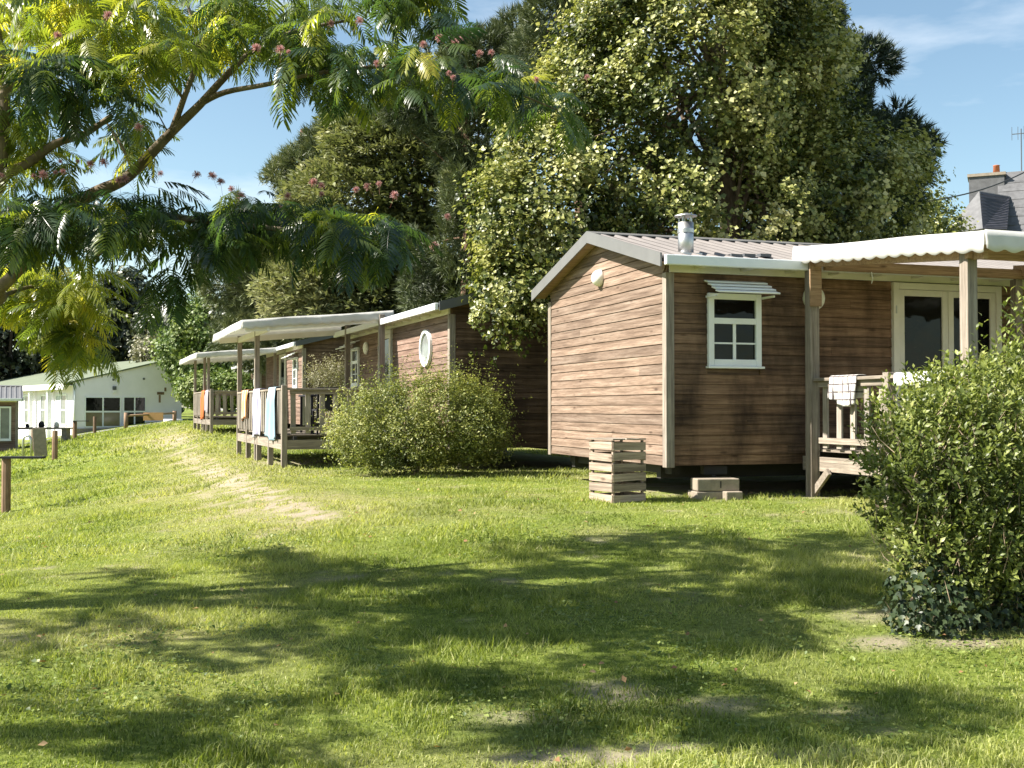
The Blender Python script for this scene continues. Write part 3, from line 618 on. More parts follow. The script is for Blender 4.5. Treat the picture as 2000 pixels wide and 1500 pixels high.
# third and fourth cabins
zc3 = .62
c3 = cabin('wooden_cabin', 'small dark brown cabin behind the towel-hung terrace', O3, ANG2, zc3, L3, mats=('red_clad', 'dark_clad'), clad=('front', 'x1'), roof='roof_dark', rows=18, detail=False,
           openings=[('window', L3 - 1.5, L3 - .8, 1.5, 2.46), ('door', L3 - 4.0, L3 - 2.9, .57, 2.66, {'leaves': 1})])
t3 = thing('covered_terrace', 'distant timber terrace with low awning in front of the trees', 'terrace', (O3.x, O3.y, zc3), ANG2)
xa3, xb3 = L3 - 8.6, L3 - 3.1; yo3 = -2.35
deck(t3, xa3, xb3, yo3, .60)
for k in range(5): post(t3, xb3 - (xb3 - xa3) * k / 4, yo3, -.15, ZT2 + .05 if k in (0, 4) else .7, .10)
post(t3, xb3 - 1.0, yo3, -.15, 2.62, .09); post(t3, xb3 - 2.2, yo3, -.15, 2.62, .09); post(t3, xa3 + .05, yo3, .5, 2.62, .09); post(t3, xb3 - .3, -.3, .1, 2.8, .09)
rail(t3, (xb3, yo3 + .05), (xb3, -.2), .60, ZT2); rail(t3, (xb3 - .05, yo3), (xa3 + .1, yo3), .60, ZT2); rail(t3, (xa3, yo3 + .05), (xa3, -.2), .60, ZT2)
canopy(t3, xa3 - .4, xb3 + .2, -.05, yo3 - .5, 2.88, 2.64, .19)
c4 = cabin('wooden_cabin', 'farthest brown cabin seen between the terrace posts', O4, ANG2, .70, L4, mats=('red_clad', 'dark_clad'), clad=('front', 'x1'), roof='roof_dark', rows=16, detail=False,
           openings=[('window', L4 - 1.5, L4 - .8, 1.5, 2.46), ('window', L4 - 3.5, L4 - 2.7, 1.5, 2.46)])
# cabin at the left edge: narrow white windows in a brown wall
pL = Vector((-21.95, 50.0)); angL = math.radians(24)
orgL = pL - Vector((math.cos(angL), math.sin(angL))) * 7.0
zL = zgf(-21.5, 50) - .1
c5 = cabin('wooden_cabin', 'brown cabin with tall narrow white windows at the left edge', orgL, angL, zL - .55, 7.0, mats=('red_clad', 'red_clad'), clad=('front', 'x1'), roof='trim', rows=16, detail=False,
           openings=[('window', 7 - .75, 7 - .25, 1.0, 2.5, {'louvre': False, 'bars': False, 'glass': 'glass_pale'}), ('window', 7 - 1.6, 7 - 1.1, 1.0, 2.5, {'louvre': False, 'bars': False, 'glass': 'glass_pale'}), ('window', 7 - 2.5, 7 - 2.0, 1.0, 2.5, {'louvre': False, 'bars': False, 'glass': 'glass_pale'})])
# ------------------------------------------------------------------ small things round the cabins
def drape(name, label, cat, root_t, x, y, dirv, w, front, back, ztop, mat, seed=0, out=(0, -1), shrink=.25, group=None):
    """cloth hung over a rail: local x along the rail, -y outwards"""
    rs = random.Random(seed); base = Matrix.Translation(root_t.location) @ Matrix.Rotation(root_t.rotation_euler.z, 4, 'Z') @ Matrix.Translation((x, y, 0))
    ang = math.atan2(dirv[1], dirv[0]); base = base @ Matrix.Rotation(ang, 4, 'Z')
    nu, nv = 30, 36; L = front + back + .14; vs = []; fs = []; ph = [rs.uniform(0, 6.3) for _ in range(4)]
    for j in range(nv + 1):
        s = j / nv * L
        for i in range(nu + 1):
            u = i / nu - .5; fu = u
            if s < front: d = front - s; yy, zz = -.064, -d
            elif s < front + .14: a = (s - front) / .14 * math.pi; yy, zz = -.064 * math.cos(a), .012 * math.sin(a); d = 0
            else: d = s - front - .14; yy, zz = .064, -d
            k = min(1, d / .25); fold = (math.sin(u * 15 + ph[0]) * .6 + math.sin(u * 27 + ph[1] + d * 2) * .4) * .045 * k
            wv = w * (1 - shrink * min(1, d / max(front, .2)) * (.6 + .4 * math.sin(ph[2])))
            edge = .05 * math.sin(u * 4 + ph[3]) * min(1, d / .3)
            vs.append((fu * wv + .03 * math.sin(d * 5 + ph[1]) * k, yy + (-fold - .004 * k if yy < 0 else fold), zz + .006 + edge * k))
    for j in range(nv):
        for i in range(nu): a = j * (nu + 1) + i; fs.append((a, a + 1, a + nu + 2, a + nu + 1))
    o = MB().add(vs, fs).build(name, mat, None, True); m = o.modifiers.new('thick', 'SOLIDIFY'); m.thickness = .006; m.offset = 1
    o.matrix_world = base @ Matrix.Translation((0, 0, ztop)); return tag(o, label, cat, group)
M['cl_check'] = cloth('checked tea towel', (.62, .59, .57), (.10, .085, .09), 11)
M['cl_white'] = cloth('white towel', (.62, .62, .61)); M['cl_blue'] = cloth('pale blue towel', (.29, .40, .49)); M['cl_lilac'] = cloth('pale lilac towel', (.30, .29, .42), (.44, .44, .50), 9, True)
M['cl_orange'] = cloth('orange and white towel', (.52, .19, .06), (.55, .43, .34), 3.1, True); M['cl_rust'] = cloth('rust towel', (.50, .16, .06)); M['cl_grey'] = cloth('grey towel', (.33, .30, .33))
drape('tea_towel', 'white tea towel with dark check lines over the near terrace rail', 'towel', t1, 1.80, -1.02, (0, -1), .52, .30, .22, ZT, M['cl_check'], 3, shrink=.05)
drape('towel', 'plain white towel lying over the near terrace rail above the hedge', 'towel', t1, 1.80, -2.35, (0, -1), .8, .12, .3, ZT, M['cl_white'], 5, shrink=.0)
drape('towel', 'pale blue towel hanging low on the raised terrace rail', 'towel', t2, xb - .95, yo, (-1, 0), .8, .93, .3, ZT2 + .01, M['cl_blue'], 8, shrink=-.55).rotation_euler.z += math.pi
drape('towel', 'long lilac towel next to the pale blue towel', 'towel', t2, xb - 2.9, yo, (-1, 0), .85, .95, .3, ZT2 + .01, M['cl_lilac'], 12, shrink=.15).rotation_euler.z += math.pi
drape('towel', 'orange and white striped towel at the left of the raised terrace', 'towel', t2, xb - 4.6, yo, (-1, 0), 1.0, .62, .3, ZT2 + .01, M['cl_orange'], 15, shrink=.45).rotation_euler.z += math.pi
drape('towel', 'rust coloured towel on the distant terrace rail', 'towel', t3, xb3 - 2.0, yo3, (-1, 0), .9, .95, .3, ZT2 + .01, M['cl_rust'], 18, shrink=.1).rotation_euler.z += math.pi
drape('towel', 'grey towel on the distant terrace rail beside the rust one', 'towel', t3, xb3 - .8, yo3, (-1, 0), .9, .72, .3, ZT2 + .01, M['cl_grey'], 21, shrink=.05).rotation_euler.z += math.pi
# slatted box by the gable
fx, fy = 1.145, 12.85; crz = math.radians(30)
bx = thing('slatted_crate', 'tall silvery wooden crate of nailed slats standing against the gable', 'crate', (fx, fy, zgf(fx, fy) - .005), crz)
S = .46; HB = .73
me_a = MB().box(0, S, -.011, .011, 0, .090).mesh('slat', M['slat'])
for k in range(6):
    z = .005 + k * .120
    for side in range(4):
        o = link(bpy.data.objects.new('slat', me_a), bx); c = [(0, 0, 0), (S, 0, math.pi / 2), (S, S, math.pi), (0, S, -math.pi / 2)][side]
        o.location = (c[0], c[1], z + random.uniform(-.006, .006)); o.rotation_euler = (random.gauss(0, .012), random.gauss(0, .012), c[2]); o.scale = (1, 1, random.uniform(.93, 1.06))
for (x, y) in ((.025, .025), (S - .025, .025), (.025, S - .025), (S - .025, S - .025)): part('corner_batten', M['slat'], bx, (x - .013, x + .013, y - .013, y + .013, .0, HB - .012))
me_t = MB().box(-.015, .085, -.03, S + .03, 0, .016).mesh('lid_board', M['railY'])
for k in range(5): o = link(bpy.data.objects.new('lid_board', me_t), bx); o.location = (-.005 + k * .093, random.uniform(-.015, .015), HB - .008 + random.uniform(0, .006)); o.rotation_euler = (random.gauss(0, .008), random.gauss(0, .01), random.gauss(0, .015))
# concrete blocks under the cabin
def block(px, d, z0, w, h, dp, rz, label, slot=False):
    p = P(px, 900, d); m = MB().box(-w / 2, w / 2, -dp / 2, dp / 2, 0, h); o = m.build('concrete_block', M['stone'], None, bevel=.012); o.location = (p.x, p.y, z0); o.rotation_euler = (0, 0, rz)
    tag(o, label, 'block', 'blocks under the near cabin')
    if slot: part('slot', M['chassis'], o, (.02, .035, -dp / 2 - .002, -dp / 2 + .01, h * .25, h * .8))
zb_ = zgf(2.4, 13.4) - .03
block(1378, 13.42, zb_, .34, .12, .3, .20, 'broad concrete block at the bottom left of the pile under the cabin'); block(1424, 13.36, zb_, .21, .125, .3, .25, 'short concrete block at the bottom right of the pile under the cabin')
block(1396, 13.42, zb_ + .126, .52, .145, .26, .16, 'long concrete block lying on top of the pile under the cabin', True)
jk = thing('trailer_jack', 'rusty steel support between the block pile and the cabin floor', 'jack', (2.45, 13.75, zb_), .2)
part('jack_head', M['chassis'], jk, (-.14, .16, -.06, .06, .30, .40)); MB().tube([(0, -.02, .0), (0, -.02, .31)], .03, 8).build('jack_stem', M['chassis'], jk)
# table and chairs half seen on the raised terrace, as dark shapes behind the balusters
tb = thing('garden_table', 'dark garden table on the raised terrace behind the balusters', 'table', (O2.x, O2.y, zc2 + ZF2), ANG2)
part('table_top', M['dark_item'], tb, (xb - 1.75, xb - .6, -1.95, -.75, .70, .73), bevel=.01)
for x in (xb - 1.7, xb - .65):
    for y in (-1.9, -.8): part('leg', M['dark_item'], tb, (x - .02, x + .02, y - .02, y + .02, 0, .70))
for k, (x, y) in enumerate(((xb - .32, -1.7), (xb - .32, -.95))):
    ch = thing('garden_chair', 'dark garden chair nearest the steps of the raised terrace' if k == 0 else 'dark garden chair close to the porthole cabin wall', 'chair', (O2.x, O2.y, zc2 + ZF2), ANG2, 'dark chairs on the raised terrace')
    part('seat', M['dark_item'], ch, (x - .22, x + .22, y - .22, y + .22, .43, .46)); part('backrest', M['dark_item'], ch, (x + .19, x + .22, y - .21, y + .21, .46, .86))
    for sx in (-.2, .2):
        for sy in (-.2, .2): part('leg', M['dark_item'], ch, (x + sx - .015, x + sx + .015, y + sy - .015, y + sy + .015, 0, .43))
# bollards, low rail, bike hoop
def bollard(px, py, d, h, w, label, cap=None, name='wooden_bollard'):
    p = P(px, py, d); z = zgf(p.x, p.y); o = MB().lathe([(w * .5, -.25), (w * .5, h - .02), (w * .44, h)], 10).build(name, M['bollard'], None, True); o.location = (p.x, p.y, z)
    ss = o.modifiers.new('edge', 'EDGE_SPLIT'); tag(o, label, 'bollard', 'wooden bollards along the lawn')
    if cap: part('cap', M['dark_item'], o, (-w * .5 - .3 * (cap < 0), w * .5 + .55 * (cap > 0), -w * .6, w * .6, h, h + .035))
    return o
bollard(12, 950, 18.9, .90, .15, 'nearest wooden bollard with flat dark cap at the left edge', 1)
bollard(107, 893, 34, .88, .17, 'brown wooden bollard just right of the leaning board')
bollard(66, 880, 44, .85, .2, 'brown bollard half hidden behind the leaning board')
bollard(146, 858, 55, .85, .2, 'slim dark bollard with flat cap below the white building drainpipe', 1)
bollard(185, 842, 61, .9, .18, 'thin pale bollard in front of the wide window')
rf_ = thing('rail_fence', 'low rustic rail between two posts before the glazed door', 'fence', (0, 0, 0))
pa, pb = P(246, 838, 61), P(341, 826, 63.5)
for p, hh_ in ((pa, .86), (pb, .62)): MB().tube([(p.x, p.y, zgf(p.x, p.y) - .2), (p.x, p.y, zgf(p.x, p.y) + hh_)], .11, 10).build('fence_post', M['bollard'], rf_, True)
MB().tube([(pa.x, pa.y - .08, zgf(pa.x, pa.y) + .68), (pb.x, pb.y - .08, zgf(pb.x, pb.y) + .50)], .06, 10).build('fence_rail', M['beam'], rf_, True)
pm_ = (pa + pb) / 2; part('notice_board', plain('orange board', (.42, .24, .10), .7), rf_, (pm_.x - .35, pm_.x + .75, pm_.y - .21, pm_.y - .18, zgf(pm_.x, pm_.y) + .22, zgf(pm_.x, pm_.y) + .66))
ph_ = P(53, 890, 36); zz_ = zgf(ph_.x, ph_.y)
hp = MB().tube([(ph_.x - .13, ph_.y, zz_ - .1), (ph_.x - .13, ph_.y, zz_ + .62)] + [(ph_.x - .13 * math.cos(a), ph_.y, zz_ + .62 + .15 * math.sin(a)) for a in np.linspace(.2, 2.94, 10)] + [(ph_.x + .13, ph_.y, zz_ + .62), (ph_.x + .13, ph_.y, zz_ - .1)], .036, 10).build('bike_hoop', M['steel'], None, True)
tag(hp, 'bent steel tube hoop standing in the grass', 'bike rack')
pbd = P(80, 888, 36.5); zz_ = zgf(pbd.x, pbd.y)
bdr_ = MB().box(-.20, .20, -.03, .03, -.02, .95).build('leaning_board', M['stone'], None, bevel=.01); bdr_.location = (pbd.x, pbd.y, zz_); bdr_.rotation_euler = (-.05, -.08, .3); tag(bdr_, 'pale upright board leaning beside the steel hoop', 'board')
# outdoor table with bags by the white building
ot = thing('picnic_table', 'low stone bench top crowded with dark bags before the white building', 'table', (*P(85, 845, 52).xy, zgf(*P(85, 845, 52).xy)), .1)
part('table_top', M['stone'], ot, (-1.6, 1.2, -.4, .4, .72, .80), bevel=.01)
for x in (-1.4, -.2, 1.0): part('table_leg', M['stone'], ot, (x - .12, x + .12, -.3, .3, -.4, .72))
for k, (dx, s, mm, lb) in enumerate(((-.1, .14, 'dark_item', 'black rucksack on the stone bench top'), (-.75, .085, 'dark_item', 'small dark bag left of the rucksack on the bench top'), (.6, .12, 'cream', 'pale box at the right end of the bench top'))):
    o = MB().lathe([(s * .55, 0), (s * .95, s * .15), (s, s * .8), (s * .85, s * 1.5), (s * .45, s * 2.0), (s * .1, s * 2.1)], 12).build('bag', M[mm], None, True); o.location = ot.location + Vector((dx, 0, .80)); tag(o, lb, 'bag')

# ------------------------------------------------------------------ white building with the pale green roof
Qw = Vector((-26.5, 68.0)); Vw = Vector((.79, .61)).normalized(); angW = math.atan2(Vw.y, Vw.x)
wb = thing('white_building', 'low white building with pale green sloping roof at the far end of the lawn', 'building', (Qw.x, Qw.y, .0), angW)
LW, DW = 6.75, 34.0
zq, zr_ = 3.05, 4.74
m = MB(); vs = [(x, y, z) for y in (0, DW) for (x, z) in ((0, -.8), (LW, -.8), (LW, zr_), (0, zq))]
m.add(vs, [(0, 1, 2, 3), (7, 6, 5, 4), (0, 4, 5, 1), (1, 5, 6, 2), (3, 2, 6, 7), (0, 3, 7, 4)]).build('wall', M['render'], wb)
sl = (zr_ - zq) / LW; ov = .55
vs = [(x, y, zq + sl * x + dz) for dz in (.02, .10) for (x, y) in ((-ov, -.12), (LW + .1, -.12), (LW + .1, DW), (-ov, DW))]
MB().add(vs, [(3, 2, 1, 0), (4, 5, 6, 7), (0, 1, 5, 4), (1, 2, 6, 5), (2, 3, 7, 6), (3, 0, 4, 7)]).build('roof', M['green_roof'], wb)
part('fascia', M['white'], wb, (-ov - .05, -ov - .006, -.1, DW, zq - sl * ov - .28, zq - sl * ov + .06)); part('soffit_board', M['white'], wb, (-ov, -.01, -.08, DW, zq - sl * ov - .06, zq - sl * ov - .03))
def wwin(x0, x1, z0, z1, nx, rowz, name='window', glasses=('glass', 'glass')):
    fr = MB(); t = .07
    fr.box(x0, x0 + t, -.06, .01, z0, z1).box(x1 - t, x1, -.06, .01, z0, z1).box(x0 + t, x1 - t, -.058, .01, z1 - t, z1).box(x0 + t, x1 - t, -.058, .01, z0, z0 + t)
    for k in range(1, nx): x = x0 + (x1 - x0) * k / nx; fr.box(x - t * .6, x + t * .6, -.055, .01, z0 + t, z1 - t)
    for k in range(nx):
        a = x0 + (x1 - x0) * k / nx + t * .61; b = x0 + (x1 - x0) * (k + 1) / nx - t * .61
        fr.box(a, b, -.052, .01, rowz - t * .7, rowz + t * .7)
    f = fr.build(name, M['white'], wb)
    for k in range(nx):
        a = x0 + (x1 - x0) * k / nx + t * .5; b = x0 + (x1 - x0) * (k + 1) / nx - t * .5
        for zz0, zz1, g in ((z0 + t, rowz - t * .71, glasses[0]), (rowz + t * .71, z1 - t, glasses[1])): part('pane', M[g], f, (a, b, -.02, -.004, zz0, zz1))
M['pane_reflection'] = plain('lower pane with painted reflection', (.17, .14, .085), .12, .5, dirt=.3, scale=2)  # tan base colour paints in the reflection of the lower panes
wwin(.68, 2.88, .32, 2.20, 2, 1.28, glasses=('pane_reflection', 'glass')); wwin(3.0, 4.45, .30, 2.22, 2, 1.28, 'door', ('glass', 'glass'))
for x in (2.4, 4.3):
    MB().lathe([(.07, 0), (.07, .05)], 10, Matrix.Translation((x, 0, 3.25 + .08 * (x > 3))) @ Matrix.Rotation(math.pi / 2, 4, 'X')).build('vent', M['roof_dark'], wb)
part('wall_light', M['roof_dark'], wb, (2.36, 2.56, -.14, 0, 2.62, 2.84)); part('wall_light', M['lamp'], wb, (2.38, 2.54, -.16, -.0, 2.44, 2.60))
part('wall_sign', M['bollard'], wb, (5.15, 5.60, -.03, 0, 2.35, 2.52)); part('wall_sign', M['bollard'], wb, (5.26, 5.38, -.03, 0, 1.85, 2.33)); part('wall_sign', M['bollard'], wb, (5.62, 5.74, -.03, 0, 2.56, 2.80))
MB().tube([(.06, -.08, zq - .1), (.06, -.08, .1)], .05, 8).build('drainpipe', M['white'], wb, True)
part('plinth', M['stone'], wb, (-.05, LW + .3, -.16, -.002, -.7, .26))
for k, y in enumerate((1.2, 4.6, 9.5, 14.0)):          # eave side windows
    fr = MB(); 
    for j in range(3): fr.box(-.06, .0, y + j * 1.1 - .05, y + j * 1.1 + .05, .45, 2.35)
    fr.box(-.055, .0, y, y + 2.2, 2.27, 2.37).box(-.055, 0, y, y + 2.2, .42, .52).box(-.053, 0, y, y + 2.2, 1.32, 1.42)
    f = fr.build('window', M['white'], wb)
    for j in range(2):
        for zz0, zz1 in ((.52, 1.32), (1.42, 2.27)): part('pane', M['curtain'] if (j + k) % 2 else M['glass_pale'], f, (-.025, -.006, y + j * 1.1 + .04, y + j * 1.1 + 1.06, zz0, zz1))
for y in (3.8, 8.0, 12.6): part('pillar', M['white'], wb, (-.45, -.2, y, y + .25, -.7, zq - sl * ov - .06))
pot = MB().lathe([(.42, -.3), (.55, .45), (.55, .5), (.35, .5)], 14).build('planter', M['render'], None, True); pp = P(338, 822, 66); pot.location = (pp.x, pp.y, .35); tag(pot, 'pale round planter at the right end of the white building', 'planter')

# ------------------------------------------------------------------ slate roofed house beyond the awning
hs = thing('slate_house', 'slate roofed house with chimney rising behind the white awning', 'house', (20.9, 46.0, .9), math.radians(-24))
# main body: ridge runs along local x; steep slate slope faces the camera
def gable_roof(root, x0, x1, y0, y1, ze_, zr2, mat, name='roof', th=.14, hipx=None):
    ym = (y0 + y1) / 2; r0, r1 = (x0 + (hipx or 0), x1)
    vs = [(x0, y0, ze_), (x1, y0, ze_), (x1, y1, ze_), (x0, y1, ze_), (r0, ym, zr2), (r1, ym, zr2)]
    vs += [(x, y, z - th) for x, y, z in vs]
    fs = [(0, 1, 5, 4), (2, 3, 4, 5), (3, 0, 4), (1, 2, 5), (7, 6, 10, 11), (9, 8, 11, 10), (0, 6, 7, 1), (1, 7, 8, 2), (2, 8, 9, 3), (3, 9, 6, 0)]
    return MB().add(vs, fs).build(name, M[mat], root)
part('wall', M['render'], hs, (-.6, 9, -2.6, 3.4, -1.2, 6.6))
gable_roof(hs, -.9, 9.3, -3.0, 3.8, 6.4, 10.4, 'slate')
for k in range(9):            # courses of slates catch the light as thin ledges
    f = .06 + k * .1; y = -3.0 + 3.4 * f; z = 6.4 + 4.0 * f
    MB().add([(-.88, y - .01, z + .012), (9.2, y - .01, z + .012), (9.2, y + .1, z + .145), (-.88, y + .1, z + .145)], [(0, 1, 2, 3)]).build('slate_course', M['slate'], hs).modifiers.new('t', 'SOLIDIFY').thickness = .012
ch_ = part('chimney', M['slate'], hs, (-2.0, -.65, -.15, .95, 7.0, 10.2)); part('chimney_cap', M['stone'], ch_, (-2.06, -.59, -.21, 1.01, 10.2, 10.32))
MB().lathe([(.14, 10.32), (.12, 10.66), (.15, 10.68), (.1, 10.70)], 14, Matrix.Translation((-.95, .3, 0))).build('chimney_pot', M['terracotta'], ch_, True)
# cross wing with hipped slate roof
wg_ = part('wing_wall', M['render'], hs, (-2.3, -1.0, -3.3, -1.0, -1.2, 7.5))
vs = [(-2.85, -3.0, 7.45), (-1.40, -4.1, 7.45), (-.55, -3.2, 7.5), (-2.9, -.5, 7.45), (-1.55, -2.4, 9.2), (-.45, -.7, 9.2)]
MB().add(vs, [(3, 0, 4), (0, 1, 4), (3, 4, 5)]).build('wing_roof', M['slate'], hs).modifiers.new('t', 'SOLIDIFY').thickness = .06
MB().add(vs, [(1, 2, 5, 4)]).build('wing_roof', M['slate_shade'], hs).modifiers.new('t', 'SOLIDIFY').thickness = .06
for k in range(11):
    f = .05 + k * .086; a = Vector(vs[1]).lerp(Vector(vs[4]), f); b = Vector(vs[2]).lerp(Vector(vs[5]), f); a2 = Vector(vs[0]).lerp(Vector(vs[4]), f)
    MB().beam(a + Vector((.02, -.01, .005)), b + Vector((.02, -.01, .005)), .02, .012).build('slate_course', M['slate_shade'], hs)
w_ = part('window', M['white'], hs, (-2.0, -1.3, -3.34, -3.305, 6.0, 7.2)); part('pane', M['glass'], w_, (-1.92, -1.38, -3.355, -3.342, 6.08, 7.12))
w_ = part('window', M['white'], hs, (1.6, 2.6, -2.64, -2.605, 4.9, 6.2)); part('pane', M['glass'], w_, (1.7, 2.5, -2.655, -2.642, 5.0, 6.1))
an = MB().tube([(.0, .6, 10.0), (.0, .6, 12.2)], .025, 6).build('antenna_mast', M['roof_dark'], hs)
ab = MB().beam((-.35, .6, 12.0), (.35, .6, 12.0), .03, .03)
for k in range(4): ab.beam((-.35 + .23 * k, .6, 11.75), (-.35 + .23 * k, .6, 12.3), .02, .02)
ab.build('aerial', M['roof_dark'], an)
ca_, cb_ = P(1780, 398, 30), P(2040, 316, 40)
cbl = MB().tube([ca_.lerp(cb_, t) - Vector((0, 0, .25 * math.sin(t * math.pi))) for t in np.linspace(0, 1, 16)], .022, 6).build('overhead_cable', M['wire'], None, True); tag(cbl, 'black overhead cable running from the big tree to the slate house', 'cable')
# ------------------------------------------------------------------ foliage tools
def unit(v): return v / (np.linalg.norm(v, axis=-1, keepdims=True) + 1e-9)
def rdir(n): return unit(RNG.normal(0, 1, (n, 3)))
def kite(pos, d, nrm, size, wid=.42, fold=.12, at=.42):
    """leaf faces: kite folded along the midrib"""
    d = unit(d); s = unit(np.cross(d, nrm)); u = np.cross(s, d); size = size[:, None]
    b = pos; t = pos + d * size - u * size * .10; l = pos + d * size * at + s * size * wid + u * size * fold; r = pos + d * size * at - s * size * wid + u * size * fold
    co = np.stack([b, r, t, l], 1).reshape(-1, 3); i = np.arange(len(pos))[:, None] * 4
    return co, np.concatenate([i + [0, 1, 2], i + [0, 2, 3]])
def lobes_points(lobes, n, shell=.35, keep_in=.62):
    """points near the skin of a union of ellipsoids, with their outward directions"""
    L = np.array([[*c, *r] for c, r in lobes], float); area = (L[:, 3] * L[:, 4] + L[:, 4] * L[:, 5] + L[:, 3] * L[:, 5]); pr = area / area.sum()
    k = RNG.choice(len(L), int(n * 1.9), p=pr); d = rdir(len(k)); rr = 1 - shell * RNG.random(len(k)) ** 1.6
    p = L[k, :3] + d * L[k, 3:] * rr[:, None]; ok = np.ones(len(k), bool)
    for j in range(len(L)):
        q = np.linalg.norm((p - L[j, :3]) / L[j, 3:], axis=1); ok &= ~((q < keep_in) & (k != j))
    p, d, k = p[ok][:n], d[ok][:n], k[ok][:n]
    return p, unit(d / L[k, 3:] * L[k, 3:].mean(1, keepdims=True)), rr[ok][:n]
def n3(p, s, seed=0): return (vnoise(p[:, 0] * s + seed, p[:, 1] * s + 3 + seed) + vnoise(p[:, 1] * s + 7 + seed, p[:, 2] * s + 1) + vnoise(p[:, 2] * s + 5, p[:, 0] * s + 9 + seed)) / 3
def leafy(name, mat, parent, lobes, shoots, per, size, length=.3, spread=.1, upness=.5, wid=.42, shell=.4, droop=.3, gap=.42, gapscale=.9, rnd_bias=0., keep_in=.62, jut=0., clump=None):
    p, d, rr = lobes_points(lobes, shoots if not clump else clump[0], shell, keep_in)
    ct = np.zeros(len(p))
    if clump:                                     # shoots gather in clumps with dark gaps between
        m_ = max(1, shoots // clump[0]); ct = np.repeat(RNG.normal(0, clump[2], len(p)), m_); cs = np.repeat(clump[1] * (.5 + RNG.random(len(p))), m_)[:, None]; p = np.repeat(p, m_, 0) + RNG.normal(0, .55, (len(p) * m_, 3)) * cs * np.array([1, 1, 1.15]); d = np.repeat(d, m_, 0)
    keep = n3(p, gapscale) > gap; p, d, ct = p[keep], d[keep], ct[keep]; n = len(p)
    ax = unit(d * (1 - upness) + np.array([0, 0, upness]) + RNG.normal(0, .25, (n, 3)))
    ln = length * (.5 + RNG.random(n)) * (1 + jut * (RNG.random(n) > .9))
    tint = RNG.normal(0, .10, n) + (n3(p, 1.7, 20) - .5) * .9 + ct
    t = RNG.random((n, per)); q = p[:, None] + ax[:, None] * (t * ln[:, None])[..., None]; side = rdir(n * per).reshape(n, per, 3)
    side = unit(side - ax[:, None] * (side * ax[:, None]).sum(-1, keepdims=True)); q = q + side * (spread * (.3 + .7 * RNG.random((n, per))) * (1.15 - .7 * t))[..., None]
    ld = unit(side + ax[:, None] * .5 + np.array([0, 0, -droop]) + RNG.normal(0, .3, (n, per, 3))); nr = unit(d[:, None] * .8 + ax[:, None] * .6 + np.array([0, 0, .3]) + RNG.normal(0, .40, (n, per, 3)))
    sz = size * (.5 + .95 * RNG.random(n * per) ** 1.4); co, tr = kite(q.reshape(-1, 3), ld.reshape(-1, 3), nr.reshape(-1, 3), sz, wid)
    rn = np.clip(.5 + rnd_bias + np.repeat(tint, per) + RNG.normal(0, .09, n * per) + (t.ravel() - .5) * .3, 0, 1)
    o = fast_mesh(name, co, tr, mat, parent, np.repeat(rn, 4)); return o, p
def tufts(name, mat, parent, lobes, n, k, length, width, shell=.35, gap=.40, gapscale=.6, up=.45, spread=.75, bias=0., seed=0):
    """needle tufts: bundles of slender triangles fanning from a twig end"""
    p, d, rr = lobes_points(lobes, n, shell); keep = n3(p, gapscale, seed) > gap; p, d = p[keep], d[keep]; n = len(p)
    ax = unit(d + np.array([0, 0, up]) + RNG.normal(0, .25, (n, 3))); nd = unit(ax[:, None] + spread * RNG.normal(0, 1, (n, k, 3)) * .62)
    L = length * (.7 + .5 * RNG.random((n, k))); s = unit(np.cross(nd, rdir(n * k).reshape(n, k, 3))); b = p[:, None] + ax[:, None] * (RNG.random((n, k)) * length * .9)[..., None]
    co = np.stack([b - s * width * .5, b + s * width * .5, b + nd * L[..., None]], 2).reshape(-1, 3); i = np.arange(n * k)[:, None] * 3
    rn = np.clip(.5 + bias + np.repeat(RNG.normal(0, .13, n) + (n3(p, 1.1, 33) - .5) * .8, k) + RNG.normal(0, .1, n * k), 0, 1)
    return fast_mesh(name, co, i + [0, 1, 2], mat, parent, np.repeat(rn, 3)), p
def limbs(parent, base, top, tips, r0, mat, name='trunk', nsub=6, seed=1, wob=.12):
    rs = random.Random(seed); base = Vector(base); top = Vector(top); pts = [base.lerp(top, i / 8) + Vector((rs.uniform(-1, 1), rs.uniform(-1, 1), 0)) * wob * (0 < i < 8) for i in range(9)]
    tr = MB().tube(pts, [r0 * (1.25 if i == 0 else 1) * (1 - .085 * i) for i in range(9)], 12).build(name, mat, parent, True)
    for tp in tips:
        tp = Vector(tp); f = rs.uniform(.55, .97); st = pts[int(f * 8)]; tp = st.lerp(tp, .86); mid = st.lerp(tp, .5) + Vector((rs.uniform(-.2, .2), rs.uniform(-.2, .2), rs.uniform(-.1, .35)))
        ps = [st.lerp(mid, t).lerp(mid.lerp(tp, t), t) for t in np.linspace(0, 1, nsub)]; r = r0 * (1 - .085 * f * 8) * .30
        MB().tube(ps, [r * (1 - .8 * i / (nsub - 1)) + .006 for i in range(nsub)], 7).build('limb', mat, tr, True)
    return tr
def X20(px, d): return (px - 1000) / FPX * d
def Z20(py, d): return CAMZ + (HZN - py) / FPX * d
def lobe(px, py, d, rpx, rpy, rd): return ((X20(px, d), d, Z20(py, d)), (rpx / FPX * d, rd, rpy / FPX * d))
def pick_tips(p, n): return [p[i] for i in RNG.choice(len(p), min(n, len(p)), replace=False)]
def tree(name, label, loc, group=None): return thing(name, label, 'tree', (loc[0], loc[1], zgf(loc[0], loc[1])), 0, group)
def rebase(root):
    off = Matrix.Translation(root.location).inverted()
    for c in root.children: c.matrix_parent_inverse = off

